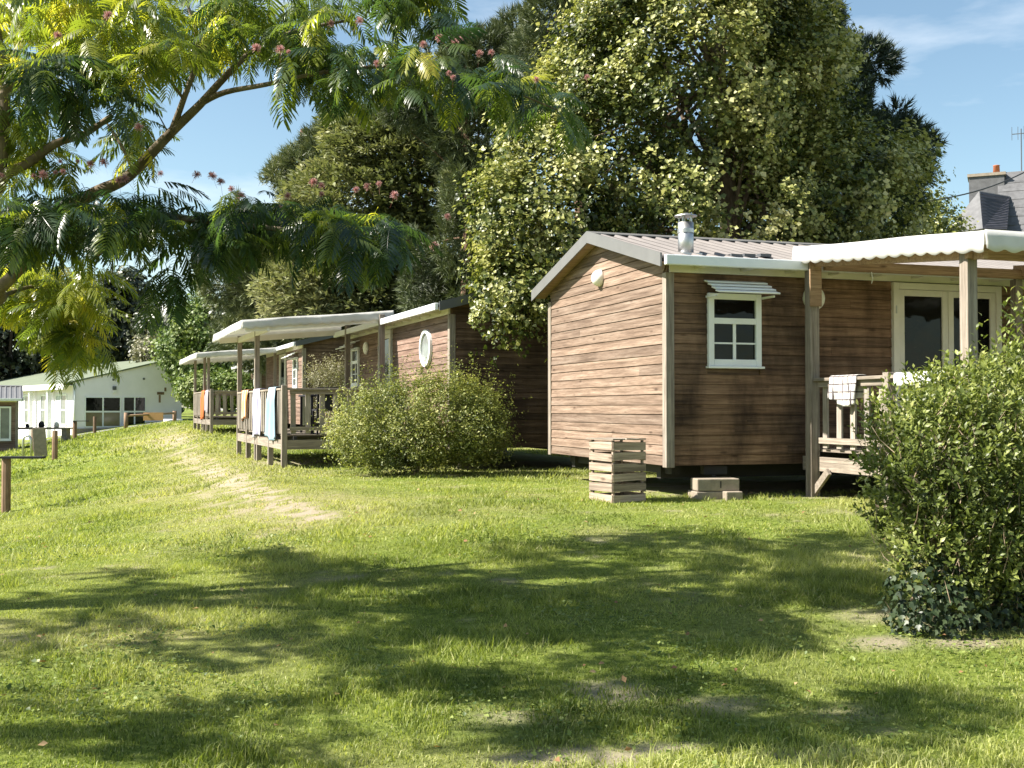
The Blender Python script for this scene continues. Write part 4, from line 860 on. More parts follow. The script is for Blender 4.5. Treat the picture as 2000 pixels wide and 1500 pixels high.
# ------------------------------------------------------------------ big silver-green linden behind the near cabin
M['linden'] = foliage('linden leaves', [(0, (.022, .036, .006)), (.35, (.065, .098, .014)), (.55, (.18, .21, .040)), (.78, (.345, .375, .095)), (1, (.46, .47, .18))], trans=.26, rough=.42, spec=.45)
lb = [lobe(1360, 150, 20.4, 260, 300, 2.8), lobe(1190, 330, 20.2, 215, 235, 1.9), lobe(1080, 440, 19.6, 130, 190, 1.2), lobe(1010, 575, 18.7, 70, 85, .55), lobe(985, 450, 19.3, 62, 120, .8), lobe(1390, 420, 19.8, 280, 190, 1.7), lobe(1620, 400, 20.4, 190, 150, 1.8), lobe(1540, 200, 20.5, 135, 170, 1.8), lobe(1390, -60, 20.4, 215, 150, 1.9), lobe(1235, 120, 20.4, 120, 170, 1.5), lobe(1150, 220, 20.2, 100, 130, 1.2), lobe(1700, 330, 20.8, 95, 90, 1.0)]
tl = tree('linden_tree', 'huge pale green broadleaf tree towering behind the near cabin', (4.0, 20.3))
cr, pp = leafy('crown', M['linden'], tl, lb, 21500, 10, .078, .24, .10, .55, .46, .40, .35, .34, .75, .06, .62, .6, clump=(1350, .28, .19))
limbs(tl, (4.0, 20.3, .3), (3.8, 20.3, 8.5), pick_tips(pp, 70), .30, M['bark'], seed=4); rebase(tl)

# ------------------------------------------------------------------ conifers
M['pine'] = foliage('pine needles', [(0, (.018, .028, .012)), (.4, (.055, .080, .028)), (.7, (.115, .150, .052)), (1, (.21, .24, .09))], trans=.12, rough=.5, spec=.35)
M['pine_dark'] = foliage('dark pine needles', [(0, (.009, .018, .012)), (.5, (.028, .048, .024)), (1, (.085, .115, .05))], trans=.1, rough=.5, spec=.35)
M['cypress'] = foliage('cypress sprays', [(0, (.034, .048, .014)), (.4, (.115, .145, .046)), (.7, (.205, .235, .085)), (1, (.31, .33, .14))], trans=.22, rough=.6, spec=.25)
def pine(name, label, base, lobes, n, k=14, L=.26, w=.022, mat='pine', gap=.42, bias=0, seed=0, top=None, r0=.28, group='conifers behind the cabins', tipn=20):
    t = tree(name, label, base, group); c, p = tufts('crown', M[mat], t, lobes, n, k, L, w, .4, gap, .8, .5, .8, bias, seed)
    limbs(t, (base[0], base[1], zgf(*base) - .2), top or (base[0], base[1], max(l[0][2] for l in lobes)), pick_tips(p, tipn), r0, M['bark_red'], seed=seed + 3); rebase(t); return t
d = 27.5
pine('pine_tree', 'dark pine showing its tufts right of the big broadleaf tree', (7.0, 27.5), [lobe(1560, 220, d, 130, 180, 2.0), lobe(1680, 125, d, 45, 34, 1.0), lobe(1722, 122, d, 24, 26, .6), lobe(1640, 320, d, 130, 100, 1.6), lobe(1715, 310, d, 70, 60, 1.2), lobe(1765, 275, d, 40, 34, .8), lobe(1806, 285, d, 20, 18, .5), lobe(1752, 222, d, 14, 16, .4), lobe(1775, 335, d, 32, 34, .7), lobe(1720, 410, d, 70, 60, 1.2), lobe(1575, 60, d, 60, 80, 1.2), lobe(1660, 200, d, 26, 30, .8)], 7600, 14, .25, .031, 'pine_dark', .30, 0, 2)
d = 31
pine('pine_tree', 'tall pine rising above the left shoulder of the big broadleaf tree', (1.9, 31.0), [lobe(1120, 40, d, 95, 60, 1.5), lobe(1060, 100, d, 60, 36, 1.2), lobe(1130, -60, d, 100, 90, 1.6), lobe(1060, 190, d, 90, 60, 1.4), lobe(1085, 20, d, 60, 30, 1.0), lobe(1120, 160, d, 100, 80, 1.4)], 3600, 16, .26, .024, 'pine', .38, .05, 6)
d = 34
pine('pine_tree', 'rounded dark pine between the cypress and the tall pine', (-1.3, 34.0), [lobe(950, 110, d, 60, 45, 1.3), lobe(905, 150, d, 55, 50, 1.2), lobe(985, 170, d, 70, 60, 1.4), lobe(920, 260, d, 90, 80, 1.6), lobe(935, 390, d, 80, 100, 1.6), lobe(890, 470, d, 90, 110, 1.6), lobe(860, 95, d, 45, 40, .9), lobe(800, 190, d, 60, 50, 1.2), lobe(850, 200, d, 60, 60, 1.2), lobe(1010, 60, d, 40, 30, .9), lobe(1000, 110, d, 50, 40, 1.0), lobe(900, 570, d, 110, 70, 1.5)], 8200, 16, .28, .030, 'pine', .32, .0, 9)
d = 46
pine('pine_tree', 'grey green pine farthest left in the conifer row', (-8.6, 46.0), [lobe(560, 400, d, 60, 50, 2), lobe(515, 420, d, 44, 40, 1.6), lobe(485, 405, d, 28, 24, 1.2), lobe(530, 372, d, 32, 26, 1.2), lobe(470, 470, d, 40, 40, 1.5), lobe(440, 540, d, 50, 50, 1.6), lobe(600, 330, d, 50, 40, 1.6), lobe(635, 290, d, 42, 36, 1.5), lobe(555, 345, d, 30, 26, 1.2), lobe(500, 500, d, 60, 60, 2), lobe(590, 480, d, 90, 90, 2.2), lobe(540, 580, d, 90, 80, 2), lobe(600, 390, d, 60, 50, 1.8), lobe(680, 250, d, 50, 40, 1.5), lobe(545, 660, d, 120, 60, 2)], 9500, 14, .34, .036, 'pine', .28, .2, 12)
# cypress: level fans of feathery sprays
def cypress(name, label, base, lobes, n, per, size):
    t = tree(name, label, base, 'conifers behind the cabins'); p, dd, rr = lobes_points(lobes, n, .5, .6); keep = n3(p * np.array([1, 1, 2.4]), .8, 4) > .38; p, dd = p[keep], dd[keep]; n = len(p)
    ax = unit(dd * np.array([1, 1, .25]) + np.array([-.25, 0, .10]) + RNG.normal(0, .2, (n, 3))); tint = RNG.normal(0, .1, n) + (n3(p * np.array([1, 1, 2.2]), 1.0, 40) - .5) * 1.1 - np.clip((p[:, 0] + 4.2) * .06, -.2, .3)
    tt = RNG.random((n, per)) - .25; lat = unit(np.cross(ax, np.array([0, 0, 1.0])))
    sgn = RNG.normal(0, 1, (n, per)); q = p[:, None] + ax[:, None] * (tt * .75)[..., None] + lat[:, None] * (sgn * .16 * (1 - tt))[..., None] + RNG.normal(0, .035, (n, per, 3))
    q[..., 2] -= .25 * np.maximum(tt, 0) ** 2
    ld = ax[:, None] * .8 + lat[:, None] * sgn[..., None] * .6 + RNG.normal(0, .35, (n, per, 3)) + np.array([0, 0, .12]); nr = np.array([0, 0, 1.0]) + RNG.normal(0, .45, (n, per, 3))
    sz = size * (.6 + .8 * RNG.random(n * per)); co, tr = kite(q.reshape(-1, 3), ld.reshape(-1, 3), nr.reshape(-1, 3), sz, .2, .03, .35)
    rn = np.clip(.56 + np.repeat(tint, per) + RNG.normal(0, .12, n * per), 0, 1)
    fast_mesh('crown', co, tr, M['cypress'], t, np.repeat(rn, 4)); limbs(t, (base[0], base[1], zgf(*base) - .2), (base[0] + .3, base[1], 10.5), pick_tips(p, 26), .35, M['bark_red'], seed=21); rebase(t); return t
d = 38.5
cypress('cypress_tree', 'spreading cypress with level feathery boughs above the second cabin', (-3.6, 39.0), [lobe(770, 300, d, 120, 70, 2.2), lobe(700, 400, d, 130, 90, 2.4), lobe(820, 380, d, 130, 110, 2.4), lobe(640, 450, d, 90, 70, 2), lobe(740, 500, d, 170, 90, 2.5), lobe(640, 560, d, 120, 60, 2.2), lobe(830, 250, d, 90, 50, 1.8), lobe(710, 280, d, 60, 45, 1.5), lobe(860, 500, d, 100, 90, 2), lobe(720, 600, d, 190, 60, 2.3), lobe(665, 245, d, 26, 14, .5)], 7800, 13, .225)

# ------------------------------------------------------------------ broadleaf trees and shrubs far behind
M['oak'] = foliage('evergreen oak leaves', [(0, (.008, .015, .006)), (.45, (.024, .036, .012)), (.75, (.062, .080, .028)), (1, (.14, .16, .06))], trans=.15, rough=.4, spec=.5)
M['fresh'] = foliage('fresh green leaves', [(0, (.026, .055, .010)), (.4, (.075, .135, .024)), (.7, (.15, .225, .045)), (1, (.26, .32, .09))], trans=.3)
M['pale'] = foliage('pale shrub leaves', [(0, (.05, .06, .025)), (.5, (.17, .18, .08)), (1, (.36, .35, .19))], trans=.25)
def broad(name, label, base, lobes, n, per, size, mat, gap=.38, bias=0, top=None, r0=.22, group='trees behind the far buildings', bk='bark', tips=12, cat='tree', length=.5, spread=.25):
    t = thing(name, label, cat, (base[0], base[1], zgf(*base)), 0, group); c, p = leafy('crown', M[mat], t, lobes, n, per, size, length, spread, .35, .45, .5, .3, gap, .5, bias, .6)
    limbs(t, (base[0], base[1], zgf(*base) - .3), top or (base[0], base[1], max(l[0][2] for l in lobes) - .5), pick_tips(p, tips), r0, M[bk], seed=int(abs(base[0]) * 7)); rebase(t); return t
d = 92
broad('holm_oak', 'broad dark evergreen oak right behind the green roof', (X20(215, d), d), [lobe(215, 640, d, 80, 75, 3), lobe(170, 690, d, 95, 60, 3), lobe(240, 580, d, 45, 45, 2.4), lobe(265, 660, d, 50, 70, 2.5), lobe(120, 660, d, 60, 70, 3)], 3600, 9, .34, 'oak', .33, 0, length=.9, spread=.45)
broad('holm_oak', 'dark evergreen oak at the left edge behind the green roof', (X20(20, d), d), [lobe(20, 670, d, 85, 70, 3), lobe(60, 610, d, 70, 60, 3), lobe(-60, 640, d, 90, 100, 3), lobe(0, 560, d, 80, 70, 3)], 3200, 9, .34, 'oak', .33, .06, length=.9, spread=.45)
d = 84
broad('dark_tree', 'small dark tree in the gap beside the green roof peak', (X20(310, d), d + 4), [lobe(310, 640, d + 4, 36, 34, 2), lobe(318, 690, d + 4, 45, 45, 2)], 900, 9, .3, 'oak', .3, -.05, length=.8, spread=.4)
d = 70
broad('fresh_tree', 'bright green leafy tree left of the far awning', (X20(385, d), d), [lobe(385, 640, d, 48, 38, 2), lobe(360, 680, d, 52, 40, 2), lobe(430, 650, d, 60, 60, 2.4), lobe(400, 610, d, 36, 24, 1.5), lobe(470, 690, d, 80, 60, 2.4), lobe(400, 720, d, 70, 40, 2)], 3400, 9, .20, 'fresh', .36, .05, length=.6, spread=.3)
broad('pale_shrub', 'pale silvery shrub beside the green roof peak', (X20(305, 76), 76), [lobe(300, 690, 76, 30, 26, 1.5), lobe(325, 705, 76, 30, 24, 1.5)], 700, 9, .16, 'pale', .3, 0, r0=.1, tips=5, cat='shrub', length=.6, spread=.3)
d = 56
broad('leafy_tree', 'dim leafy tree filling the space behind the far cabins', (X20(560, d), d), [lobe(520, 640, d, 90, 80, 2.4), lobe(620, 620, d, 110, 80, 2.4), lobe(730, 610, d, 130, 70, 2.4), lobe(600, 700, d, 140, 60, 2.4), lobe(840, 620, d, 120, 80, 2.4), lobe(470, 620, d, 50, 40, 1.6)], 4200, 8, .20, 'oak', .3, .16, length=.6, spread=.3)
d = 52
hd = broad('laurel_hedge', 'clipped laurel hedge with glossy pale leaves below the far awning', (X20(420, d), d), [lobe(420, 760, d, 62, 26, 1.0), lobe(380, 765, d, 30, 24, .9), lobe(470, 762, d, 50, 26, .9)], 1500, 8, .13, 'fresh', .2, .1, r0=.08, tips=4, cat='hedge', length=.3, spread=.15, group=None)
d = 44
broad('edge_tree', 'leafy branches at the right edge of the big tree by the slate house', (X20(1850, 38), 38), [lobe(1800, 440, 38, 30, 45, 1.4), lobe(1825, 478, 38, 40, 30, 1.4), lobe(1850, 485, 38, 28, 20, 1)], 900, 8, .12, 'linden', .40, -.05, r0=.12, tips=8, length=.7, spread=.3)
# a wood closing the view behind everything
t = broad('far_wood', 'dark far wood closing the view behind the buildings', (-10, 120), [((x, 122 + 6 * math.sin(x), 4.2), (7, 4, 4.6 + 1.2 * math.sin(x * .7))) for x in range(-75, 76, 9)], 3600, 8, .60, 'oak', .25, .05, length=1.2, spread=.7, group=None, tips=3, cat='wood'); t['kind'] = 'stuff'

# ------------------------------------------------------------------ bushes on the lawn
M['bush'] = foliage('bush leaves', [(0, (.032, .048, .010)), (.4, (.115, .155, .028)), (.7, (.27, .31, .058)), (1, (.42, .43, .12))], trans=.34, rough=.5, spec=.4)
bs = thing('round_bush', 'wide rounded leafy bush in the middle of the lawn before the dark cabin', 'bush', (-1.55, 18.2, zgf(-1.55, 18.2)), 0)
d = 18.1
bl = [lobe(770, 835, d, 110, 85, .9), lobe(880, 830, d, 105, 85, .9), lobe(720, 868, d, 72, 52, .8), lobe(930, 840, d, 62, 66, .8), lobe(820, 870, d, 120, 50, 1.0), lobe(830, 805, d, 120, 62, .8)]
c, p = leafy('foliage', M['bush'], bs, bl, 12500, 7, .033, .13, .04, .66, .36, .5, .1, .28, 2.2, -.05, .45, 2.6, clump=(620, .20, .10))
limbs(bs, (-1.55, 18.2, .3), (-1.5, 18.2, 1.2), pick_tips(p, 26), .045, M['twig'], 'stems', seed=2, wob=.03); rebase(bs)
ps = thing('pale_shrub', 'wispy pale flowering shrub behind the raised terrace rail', 'shrub', (X20(640, 27.5), 27.5, zgf(X20(640, 27.5), 27.5)))
c, p = leafy('foliage', M['pale'], ps, [lobe(640, 755, 27.5, 40, 30, .6), lobe(665, 745, 27.5, 26, 24, .5), lobe(640, 800, 27.5, 40, 40, .6)], 1100, 9, .05, .4, .05, .75, .2, .5, .1, .25, 1.2, .1)
limbs(ps, (X20(640, 27.5), 27.5, .3), (X20(642, 27.5), 27.5, 1.4), pick_tips(p, 10), .03, M['twig'], 'stems', seed=5, wob=.02); rebase(ps)

# hedge at the right: large leaves on upright shoots, bare stems below, ivy at the foot
M['hedge'] = foliage('hedge leaves', [(0, (.042, .062, .012)), (.35, (.12, .165, .027)), (.65, (.25, .305, .060)), (1, (.42, .44, .14))], trans=.32, rough=.42, spec=.35)
hx, hy = 2.95, 7.6
hg = thing('leafy_hedge', 'glossy leafy hedge with bare lower stems at the right edge', 'hedge', (hx, hy, zgf(hx, hy)))
def leaf6(L, w):
    """single leaf with a crease, curved back at the tip: base at origin along +x"""
    xs = [0, .30, .65, 1.0]; ws = [.0, .85, .8, .0]; zs = [0, .05, .03, -.10]; co = []
    for x, ww, z in zip(xs, ws, zs):
        if ww == 0: co.append((x * L, 0, z * L))
        else: co += [(x * L, -w * ww, (z + .07) * L), (x * L, 0, z * L), (x * L, w * ww, (z + .07) * L)]
    return np.array(co), np.array([(0, 1, 2), (0, 2, 3), (1, 4, 5), (1, 5, 2), (2, 5, 6), (2, 6, 3), (4, 7, 5), (5, 7, 6)])
def frames(pos, d, up, scale):
    d = unit(d); s = unit(np.cross(up, d)); u = np.cross(d, s); R = np.stack([d, s, u], -1) * scale[:, None, None]; return R
def place(variants, which, pos, R, rn, name, mat, parent, attrs=None):
    CO, TR, RN, off = [], [], [], 0
    for v, (co, tr) in enumerate(variants):
        m = which == v; k = int(m.sum())
        if not k: continue
        c = np.einsum('nij,vj->nvi', R[m], co) + pos[m][:, None]; CO.append(c.reshape(-1, 3)); TR.append((tr[None] + (np.arange(k) * len(co))[:, None, None]).reshape(-1, 3) + off); RN.append(np.repeat(rn[m], len(co))); off += k * len(co)
    return fast_mesh(name, np.concatenate(CO), np.concatenate(TR), mat, parent, np.concatenate(RN))
def singles(variants, which, pos, R, rn, name, mat, parent, off):
    """the most visible leaves as objects of their own, sharing a few meshes"""
    cache = {}
    for i in range(len(pos)):
        key = (int(which[i]), int(rn[i] * 4))
        if key not in cache:
            co, tr = variants[key[0]]; o = fast_mesh(name, co, tr, mat, None, np.full(len(co), min(1, (key[1] + .5) / 4.0))); cache[key] = o.data; bpy.data.objects.remove(o)
        o = link(bpy.data.objects.new(name, cache[key]), parent); m = Matrix([list(R[i][r]) + [pos[i][r] - off[r]] for r in range(3)] + [[0, 0, 0, 1]]); o.matrix_local = m
hl = [((c_[0] + .10, c_[1], c_[2]), r_) for c_, r_ in [((2.95, 7.45, 1.22), (.72, .62, .52)), ((3.55, 7.7, 1.30), (.75, .7, .62)), ((2.72, 7.3, .95), (.50, .5, .48)), ((3.25, 7.2, .85), (.75, .45, .55)), ((4.0, 7.9, 1.1), (.8, .8, .75)), ((3.6, 8.3, 1.2), (.8, .6, .6)), ((3.05, 7.9, 1.0), (.6, .5, .55)), ((2.72, 7.15, .55), (.42, .32, .36)), ((3.2, 7.15, .5), (.5, .3, .38))]]
p, dd, rr = lobes_points(hl, 8200, .6, .5); keep = (n3(p, 1.9) > .33); keep &= ~((p[:, 2] < .55) & (RNG.random(len(p)) < .3)); keep &= p[:, 1] < 8.6; p, dd = p[keep], dd[keep]
# tall free shoots at the top right
ex = np.stack([RNG.uniform(2.95, 3.3, 26), RNG.uniform(7.0, 7.5, 26), RNG.uniform(1.55, 1.95, 26)], -1); ex[:, 2] = 1.5 + (ex[:, 0] - 2.9) * 1.35 + RNG.normal(0, .06, 26)
exl = np.stack([RNG.uniform(2.2, 2.9, 14), RNG.uniform(7.0, 7.4, 14), np.full(14, 1.42)], -1)
p = np.concatenate([p, ex, exl]); dd = np.concatenate([dd, np.tile([[.1, -.2, 1.]], (40, 1))]); n = len(p); per = 9
ax = unit(dd * .5 + np.array([0, 0, .62]) + RNG.normal(0, .22, (n, 3))); ln = .12 * (.6 + .8 * RNG.random(n)); ln[-40:] *= 2.0
tt = (np.arange(per)[None] + RNG.random((n, per))) / per; phi = np.arange(per)[None] * 2.4 + RNG.random(n)[:, None] * 6.28
a1 = unit(np.cross(ax, np.array([0.3, .9, .2]))); a2 = np.cross(ax, a1); rad = a1[:, None] * np.cos(phi)[..., None] + a2[:, None] * np.sin(phi)[..., None]
q = (p[:, None] + ax[:, None] * (tt * ln[:, None])[..., None] + rad * .008).reshape(-1, 3); ldir = (ax[:, None] * .85 + rad * (1.0 - .45 * tt)[..., None] + RNG.normal(0, .2, (n, per, 3))).reshape(-1, 3); lup = (ax[:, None] * .8 - rad * .5 + RNG.normal(0, .2, (n, per, 3))).reshape(-1, 3)
sc_ = .75 + .55 * RNG.random(len(q)); Rm = frames(q, ldir, lup, sc_); HV = [leaf6(.038, .010), leaf6(.043, .0115), leaf6(.034, .010), leaf6(.047, .0115)]; wh = RNG.integers(0, 4, len(q))
rn = np.clip(np.repeat(.40 + RNG.normal(0, .1, n) + (n3(p, 2.2, 50) - .5) * .7, per) + (tt.ravel() - .5) * .4 + RNG.normal(0, .12, len(q)), 0, 1)
front = np.argsort(q[:, 1] + .3 * RNG.random(len(q)) + np.where((q[:, 0] / q[:, 1] > .44) | (q[:, 2] < .7), 5, 0))[:300]; rest = np.ones(len(q), bool); rest[front] = False
HL = [(np.array([(0, 0, 0), (.46 * l, -w_, .10 * l), (.46 * l, 0, .04 * l), (.46 * l, w_, .10 * l), (l, 0, -.10 * l)]), np.array([(0, 1, 2), (0, 2, 3), (1, 4, 2), (2, 4, 3)])) for l, w_ in ((.038, .010), (.043, .0115), (.034, .010), (.047, .0115))]
hf = place(HL, wh[rest], q[rest], Rm[rest], rn[rest], 'foliage', M['hedge'], hg); hf['kind'] = 'stuff'
singles(HV, wh[front], q[front], Rm[front], rn[front], 'leaf', M['hedge'], hg, (0, 0, 0))
rs = random.Random(3)
for k in range(16):
    b = Vector((2.55 + rs.random() * 1.3, 7.25 + rs.random() * .7, zgf(2.9, 7.4) - .05)); tip = Vector(p[rs.randrange(n - 40)]); mid = b.lerp(tip, .45) + Vector((rs.uniform(-.12, .12), rs.uniform(-.1, .1), rs.uniform(0, .2)))
    ps_ = [b.lerp(mid, t).lerp(mid.lerp(tip, t), t) for t in np.linspace(0, 1, 8)]; MB().tube(ps_, [.017 * (1 - .1 * i) + .002 for i in range(8)], 6).build('stem', M['twig'], hg, True)
tw = MB()
for k in range(1500):                                  # fine dead twigs inside
    a = Vector(p[rs.randrange(n - 40)]) + Vector((rs.uniform(-.15, .15), rs.uniform(-.1, .2), rs.uniform(-.25, .0))); b = a + Vector((rs.gauss(0, .08), rs.gauss(0, .08), rs.uniform(.05, .22))); tw.tube([a, a.lerp(b, .5) + Vector((rs.gauss(0, .015), rs.gauss(0, .015), 0)), b], [.003, .0025, .001], 3, False)
o = tw.build('twigs', M['twig'], hg); o['kind'] = 'stuff'; rebase(hg)
# ivy
M['ivy'] = foliage('ivy leaves', [(0, (.010, .022, .008)), (.45, (.026, .048, .014)), (.8, (.07, .105, .032)), (1, (.18, .22, .08))], trans=.2, rough=.45, spec=.4)
def ivy_leaf(s):
    pts = [(0, 0), (.10, .30), (.42, .48), (.45, .22), (1.0, 0), (.45, -.22), (.42, -.48), (.10, -.30)]; co = np.array([(x * s, y * s, .06 * s * (abs(y) * 2)) for x, y in pts]); return co, np.array([(0, 4, 3), (0, 3, 2), (0, 2, 1), (0, 5, 4), (0, 6, 5), (0, 7, 6)])
iv = thing('ivy', 'dark ivy clump climbing round the foot of the hedge', 'ivy', (2.55, 6.95, zgf(2.55, 6.95)))
il = [((2.56, 7.02, .30), (.26, .20, .34)), ((2.70, 6.95, .24), (.22, .18, .24)), ((3.0, 7.15, .28), (.40, .22, .34)), ((3.5, 7.25, .3), (.5, .25, .38)), ((2.50, 6.98, .16), (.20, .17, .15))]
pi, di, rr = lobes_points(il, 3600, .45, .6); m_ = pi[:, 2] > zg(pi[:, 0], pi[:, 1]) - .01; pi, di = pi[m_], di[m_]; n = len(pi)
ld = np.array([0, 0, -.8]) + di * .35 + RNG.normal(0, .45, (n, 3)); Ri = frames(pi, ld, di + RNG.normal(0, .35, (n, 3)), .6 + .6 * RNG.random(n)); wi = RNG.integers(0, 3, n); IV = [ivy_leaf(.046), ivy_leaf(.036), ivy_leaf(.054)]; ri = np.clip(.45 + RNG.normal(0, .2, n), 0, 1)
fr_ = np.argsort(pi[:, 1] + np.where(pi[:, 0] > 3.0, .3, 0))[:260]; rest = np.ones(n, bool); rest[fr_] = False
o = place(IV, wi[rest], pi[rest], Ri[rest], ri[rest], 'foliage', M['ivy'], iv); o['kind'] = 'stuff'; singles(IV, wi[fr_], pi[fr_], Ri[fr_], ri[fr_], 'leaf', M['ivy'], iv, (0, 0, 0)); rebase(iv)

# low clover and plantain leaves in patches of the near lawn
n = 30000; yy = np.sqrt(RNG.random(n) * (11.0 ** 2 - 9) + 9); xx = (RNG.random(n) * 2 - 1) * .5 * yy; pk = fbm(xx * .9 + 50, yy * .9 + 60, 3) + .35 * (fbm(xx * 5, yy * 5, 2) - .5); m_ = pk > .56; xx, yy = xx[m_], yy[m_]; n = len(xx)
pos_ = np.stack([xx, yy, zg(xx, yy) + .008 + .03 * RNG.random(n)], -1); dr_ = rdir(n) * np.array([1, 1, .25]) + np.array([0, 0, .12]); co, tr = kite(pos_, dr_, np.array([0, 0, 1.]) + RNG.normal(0, .35, (n, 3)), .016 + .020 * RNG.random(n) ** 2, .40, .06)
M['clover'] = foliage('clover leaves', [(0, (.050, .085, .014)), (.5, (.13, .18, .032)), (1, (.28, .32, .09))], trans=.3, rough=.5)
tag(fast_mesh('clover', co, tr, M['clover'], None, np.repeat(RNG.random(n), 4)), 'low clover and weed leaves scattered through the near lawn', 'ground cover', kind='stuff')

n = 260; yy = np.sqrt(RNG.random(n) * (15.0 ** 2 - 9) + 9); xx = (RNG.random(n) * 2 - 1) * .5 * yy; pos_ = np.stack([xx, yy, zg(xx, yy) + .02 + .02 * RNG.random(n)], -1); co, tr = kite(pos_, rdir(n) * np.array([1, 1, .2]), np.array([0, 0, 1.]) + RNG.normal(0, .4, (n, 3)), .02 + .03 * RNG.random(n), .33, .12)
M['dead_leaf'] = foliage('fallen pink brown leaves', [(0, (.16, .085, .045)), (.5, (.30, .17, .085)), (1, (.42, .30, .16))], trans=.15, rough=.7, spec=.2)
tag(fast_mesh('fallen_leaves', co, tr, M['dead_leaf'], None, np.repeat(RNG.random(n), 4)), 'small brown fallen leaves strewn over the near lawn', 'leaf litter', kind='stuff')

# ------------------------------------------------------------------ silk tree in the foreground left
M['silk'] = foliage('silk tree fronds', [(0, (.012, .032, .018)), (.35, (.034, .072, .030)), (.6, (.12, .175, .028)), (.82, (.29, .33, .042)), (1, (.46, .43, .07))], trans=.52, rough=.34, spec=.7, tcol=(1.65, 1.75, .48))
def frond(rs, L, pairs, pl, pw):
    """feathery leaf: arched rachis with paired drooping leaflet strips"""
    co = []; tr = []; arch = rs.uniform(.22, .60); 
    def rz(t): return Vector((L * t * (1 - .10 * arch * t), 0, L * (.10 * t - arch * t * t)))
    N = 6
    for i in range(N + 1):
        c = rz(i / N); w = .0022 * (1.2 - i / N); co += [(c.x, -w, c.z + .001), (c.x, w, c.z + .001)]
    for i in range(N): a = 2 * i; tr += [(a, a + 2, a + 3), (a, a + 3, a + 1)]
    for k in range(pairs):
        t = .20 + .80 * k / (pairs - 1); c = rz(t); prof = math.sin(math.pi * (.22 + .62 * (k + .5) / pairs)) ** .8; ang = math.radians(rs.uniform(14, 26) + 38 * (t - .2))
        for s in (-1, 1):
            l = pl * prof * rs.uniform(.88, 1.08); w = pw * rs.uniform(.85, 1.1); dx, dy = math.sin(ang), s * math.cos(ang); dr = rs.uniform(.45, .95); n0 = len(co)
            def q(u): return Vector((c.x + dx * l * u, c.y + dy * l * u * (1 - .12 * u), c.z + l * (.12 * u - dr * u * u)))
            for u, ww in ((0.02, .35), (.36, 1.05), (.84, .85)):
                m = q(u); co += [(m.x - dy * s * w * ww * .5, m.y + dx * s * w * ww * .5, m.z), (m.x + dy * s * w * ww * .5, m.y - dx * s * w * ww * .5, m.z)]
            m = q(1.0); co.append(tuple(m))
            for j in range(2): a = n0 + 2 * j; tr += [(a, a + 1, a + 3), (a, a + 3, a + 2)]
            tr.append((n0 + 4, n0 + 5, n0 + 6))
    return np.array(co), np.array(tr)
rs = random.Random(9); SV = [frond(rs, rs.uniform(.25, .36), rs.choice((13, 14, 15, 16)), rs.uniform(.105, .14), rs.uniform(.0115, .0145)) for _ in range(10)]
SV += [frond(rs, rs.uniform(.25, .36), 8, rs.uniform(.105, .14), .024) for _ in range(4)]     # broader strips for the crown far above
TW = []                                               # twig ends: position, sunlit or shaded tint painted in, leaves per twig
def add_box(x0, x1, y0, y1, d0, d1, n, bias, per=5):
    for _ in range(n): TW.append((P(rs.uniform(x0, x1), rs.uniform(y0, y1), rs.uniform(d0, d1)), bias, per))
def add_line(pts, jx, jy0, jy1, d0, d1, n, bias, per=5):
    for _ in range(n):
        f = rs.random() * (len(pts) - 1); i = int(f); a, b = pts[i], pts[min(i + 1, len(pts) - 1)]; f -= i
        TW.append((P(a[0] + (b[0] - a[0]) * f + rs.uniform(-jx, jx), a[1] + (b[1] - a[1]) * f + rs.uniform(jy0, jy1), rs.uniform(d0, d1)), bias, per))
add_box(-80, 440, -80, 130, 7.0, 9.8, 84, .24); add_box(420, 680, -80, 105, 7.2, 9.2, 38, .10); add_box(690, 860, -70, 25, 7.4, 8.4, 18, .02); add_box(40, 250, 110, 190, 6.6, 7.4, 15, -.05); add_box(-60, 120, 180, 320, 7.4, 8.6, 22, .15); add_box(130, 300, 180, 300, 7.8, 9, 10, .12, 3)
add_line([(560, 90), (640, 110), (760, 110), (880, 130), (1000, 160), (1100, 205)], 25, -30, 40, 7.0, 8.2, 42, 0)
add_line([(-40, 400), (120, 385), (260, 385), (400, 400), (560, 415), (700, 412), (800, 425)], 30, -15, 42, 6.4, 7.8, 66, -.04); add_box(380, 480, 420, 460, 6.6, 7.4, 9, -.06); add_box(-30, 210, 410, 440, 6.6, 7.6, 11, -.05); add_box(560, 780, 440, 475, 6.6, 7.4, 8, -.05)
add_box(-60, 190, 520, 590, 8.0, 9.6, 40, .32); add_line([(60, 610), (130, 640), (150, 672)], 24, -10, 10, 8.2, 8.8, 12, .24); add_line([(330, 520), (345, 545)], 12, 0, 8, 6.8, 7.2, 3, -.02)
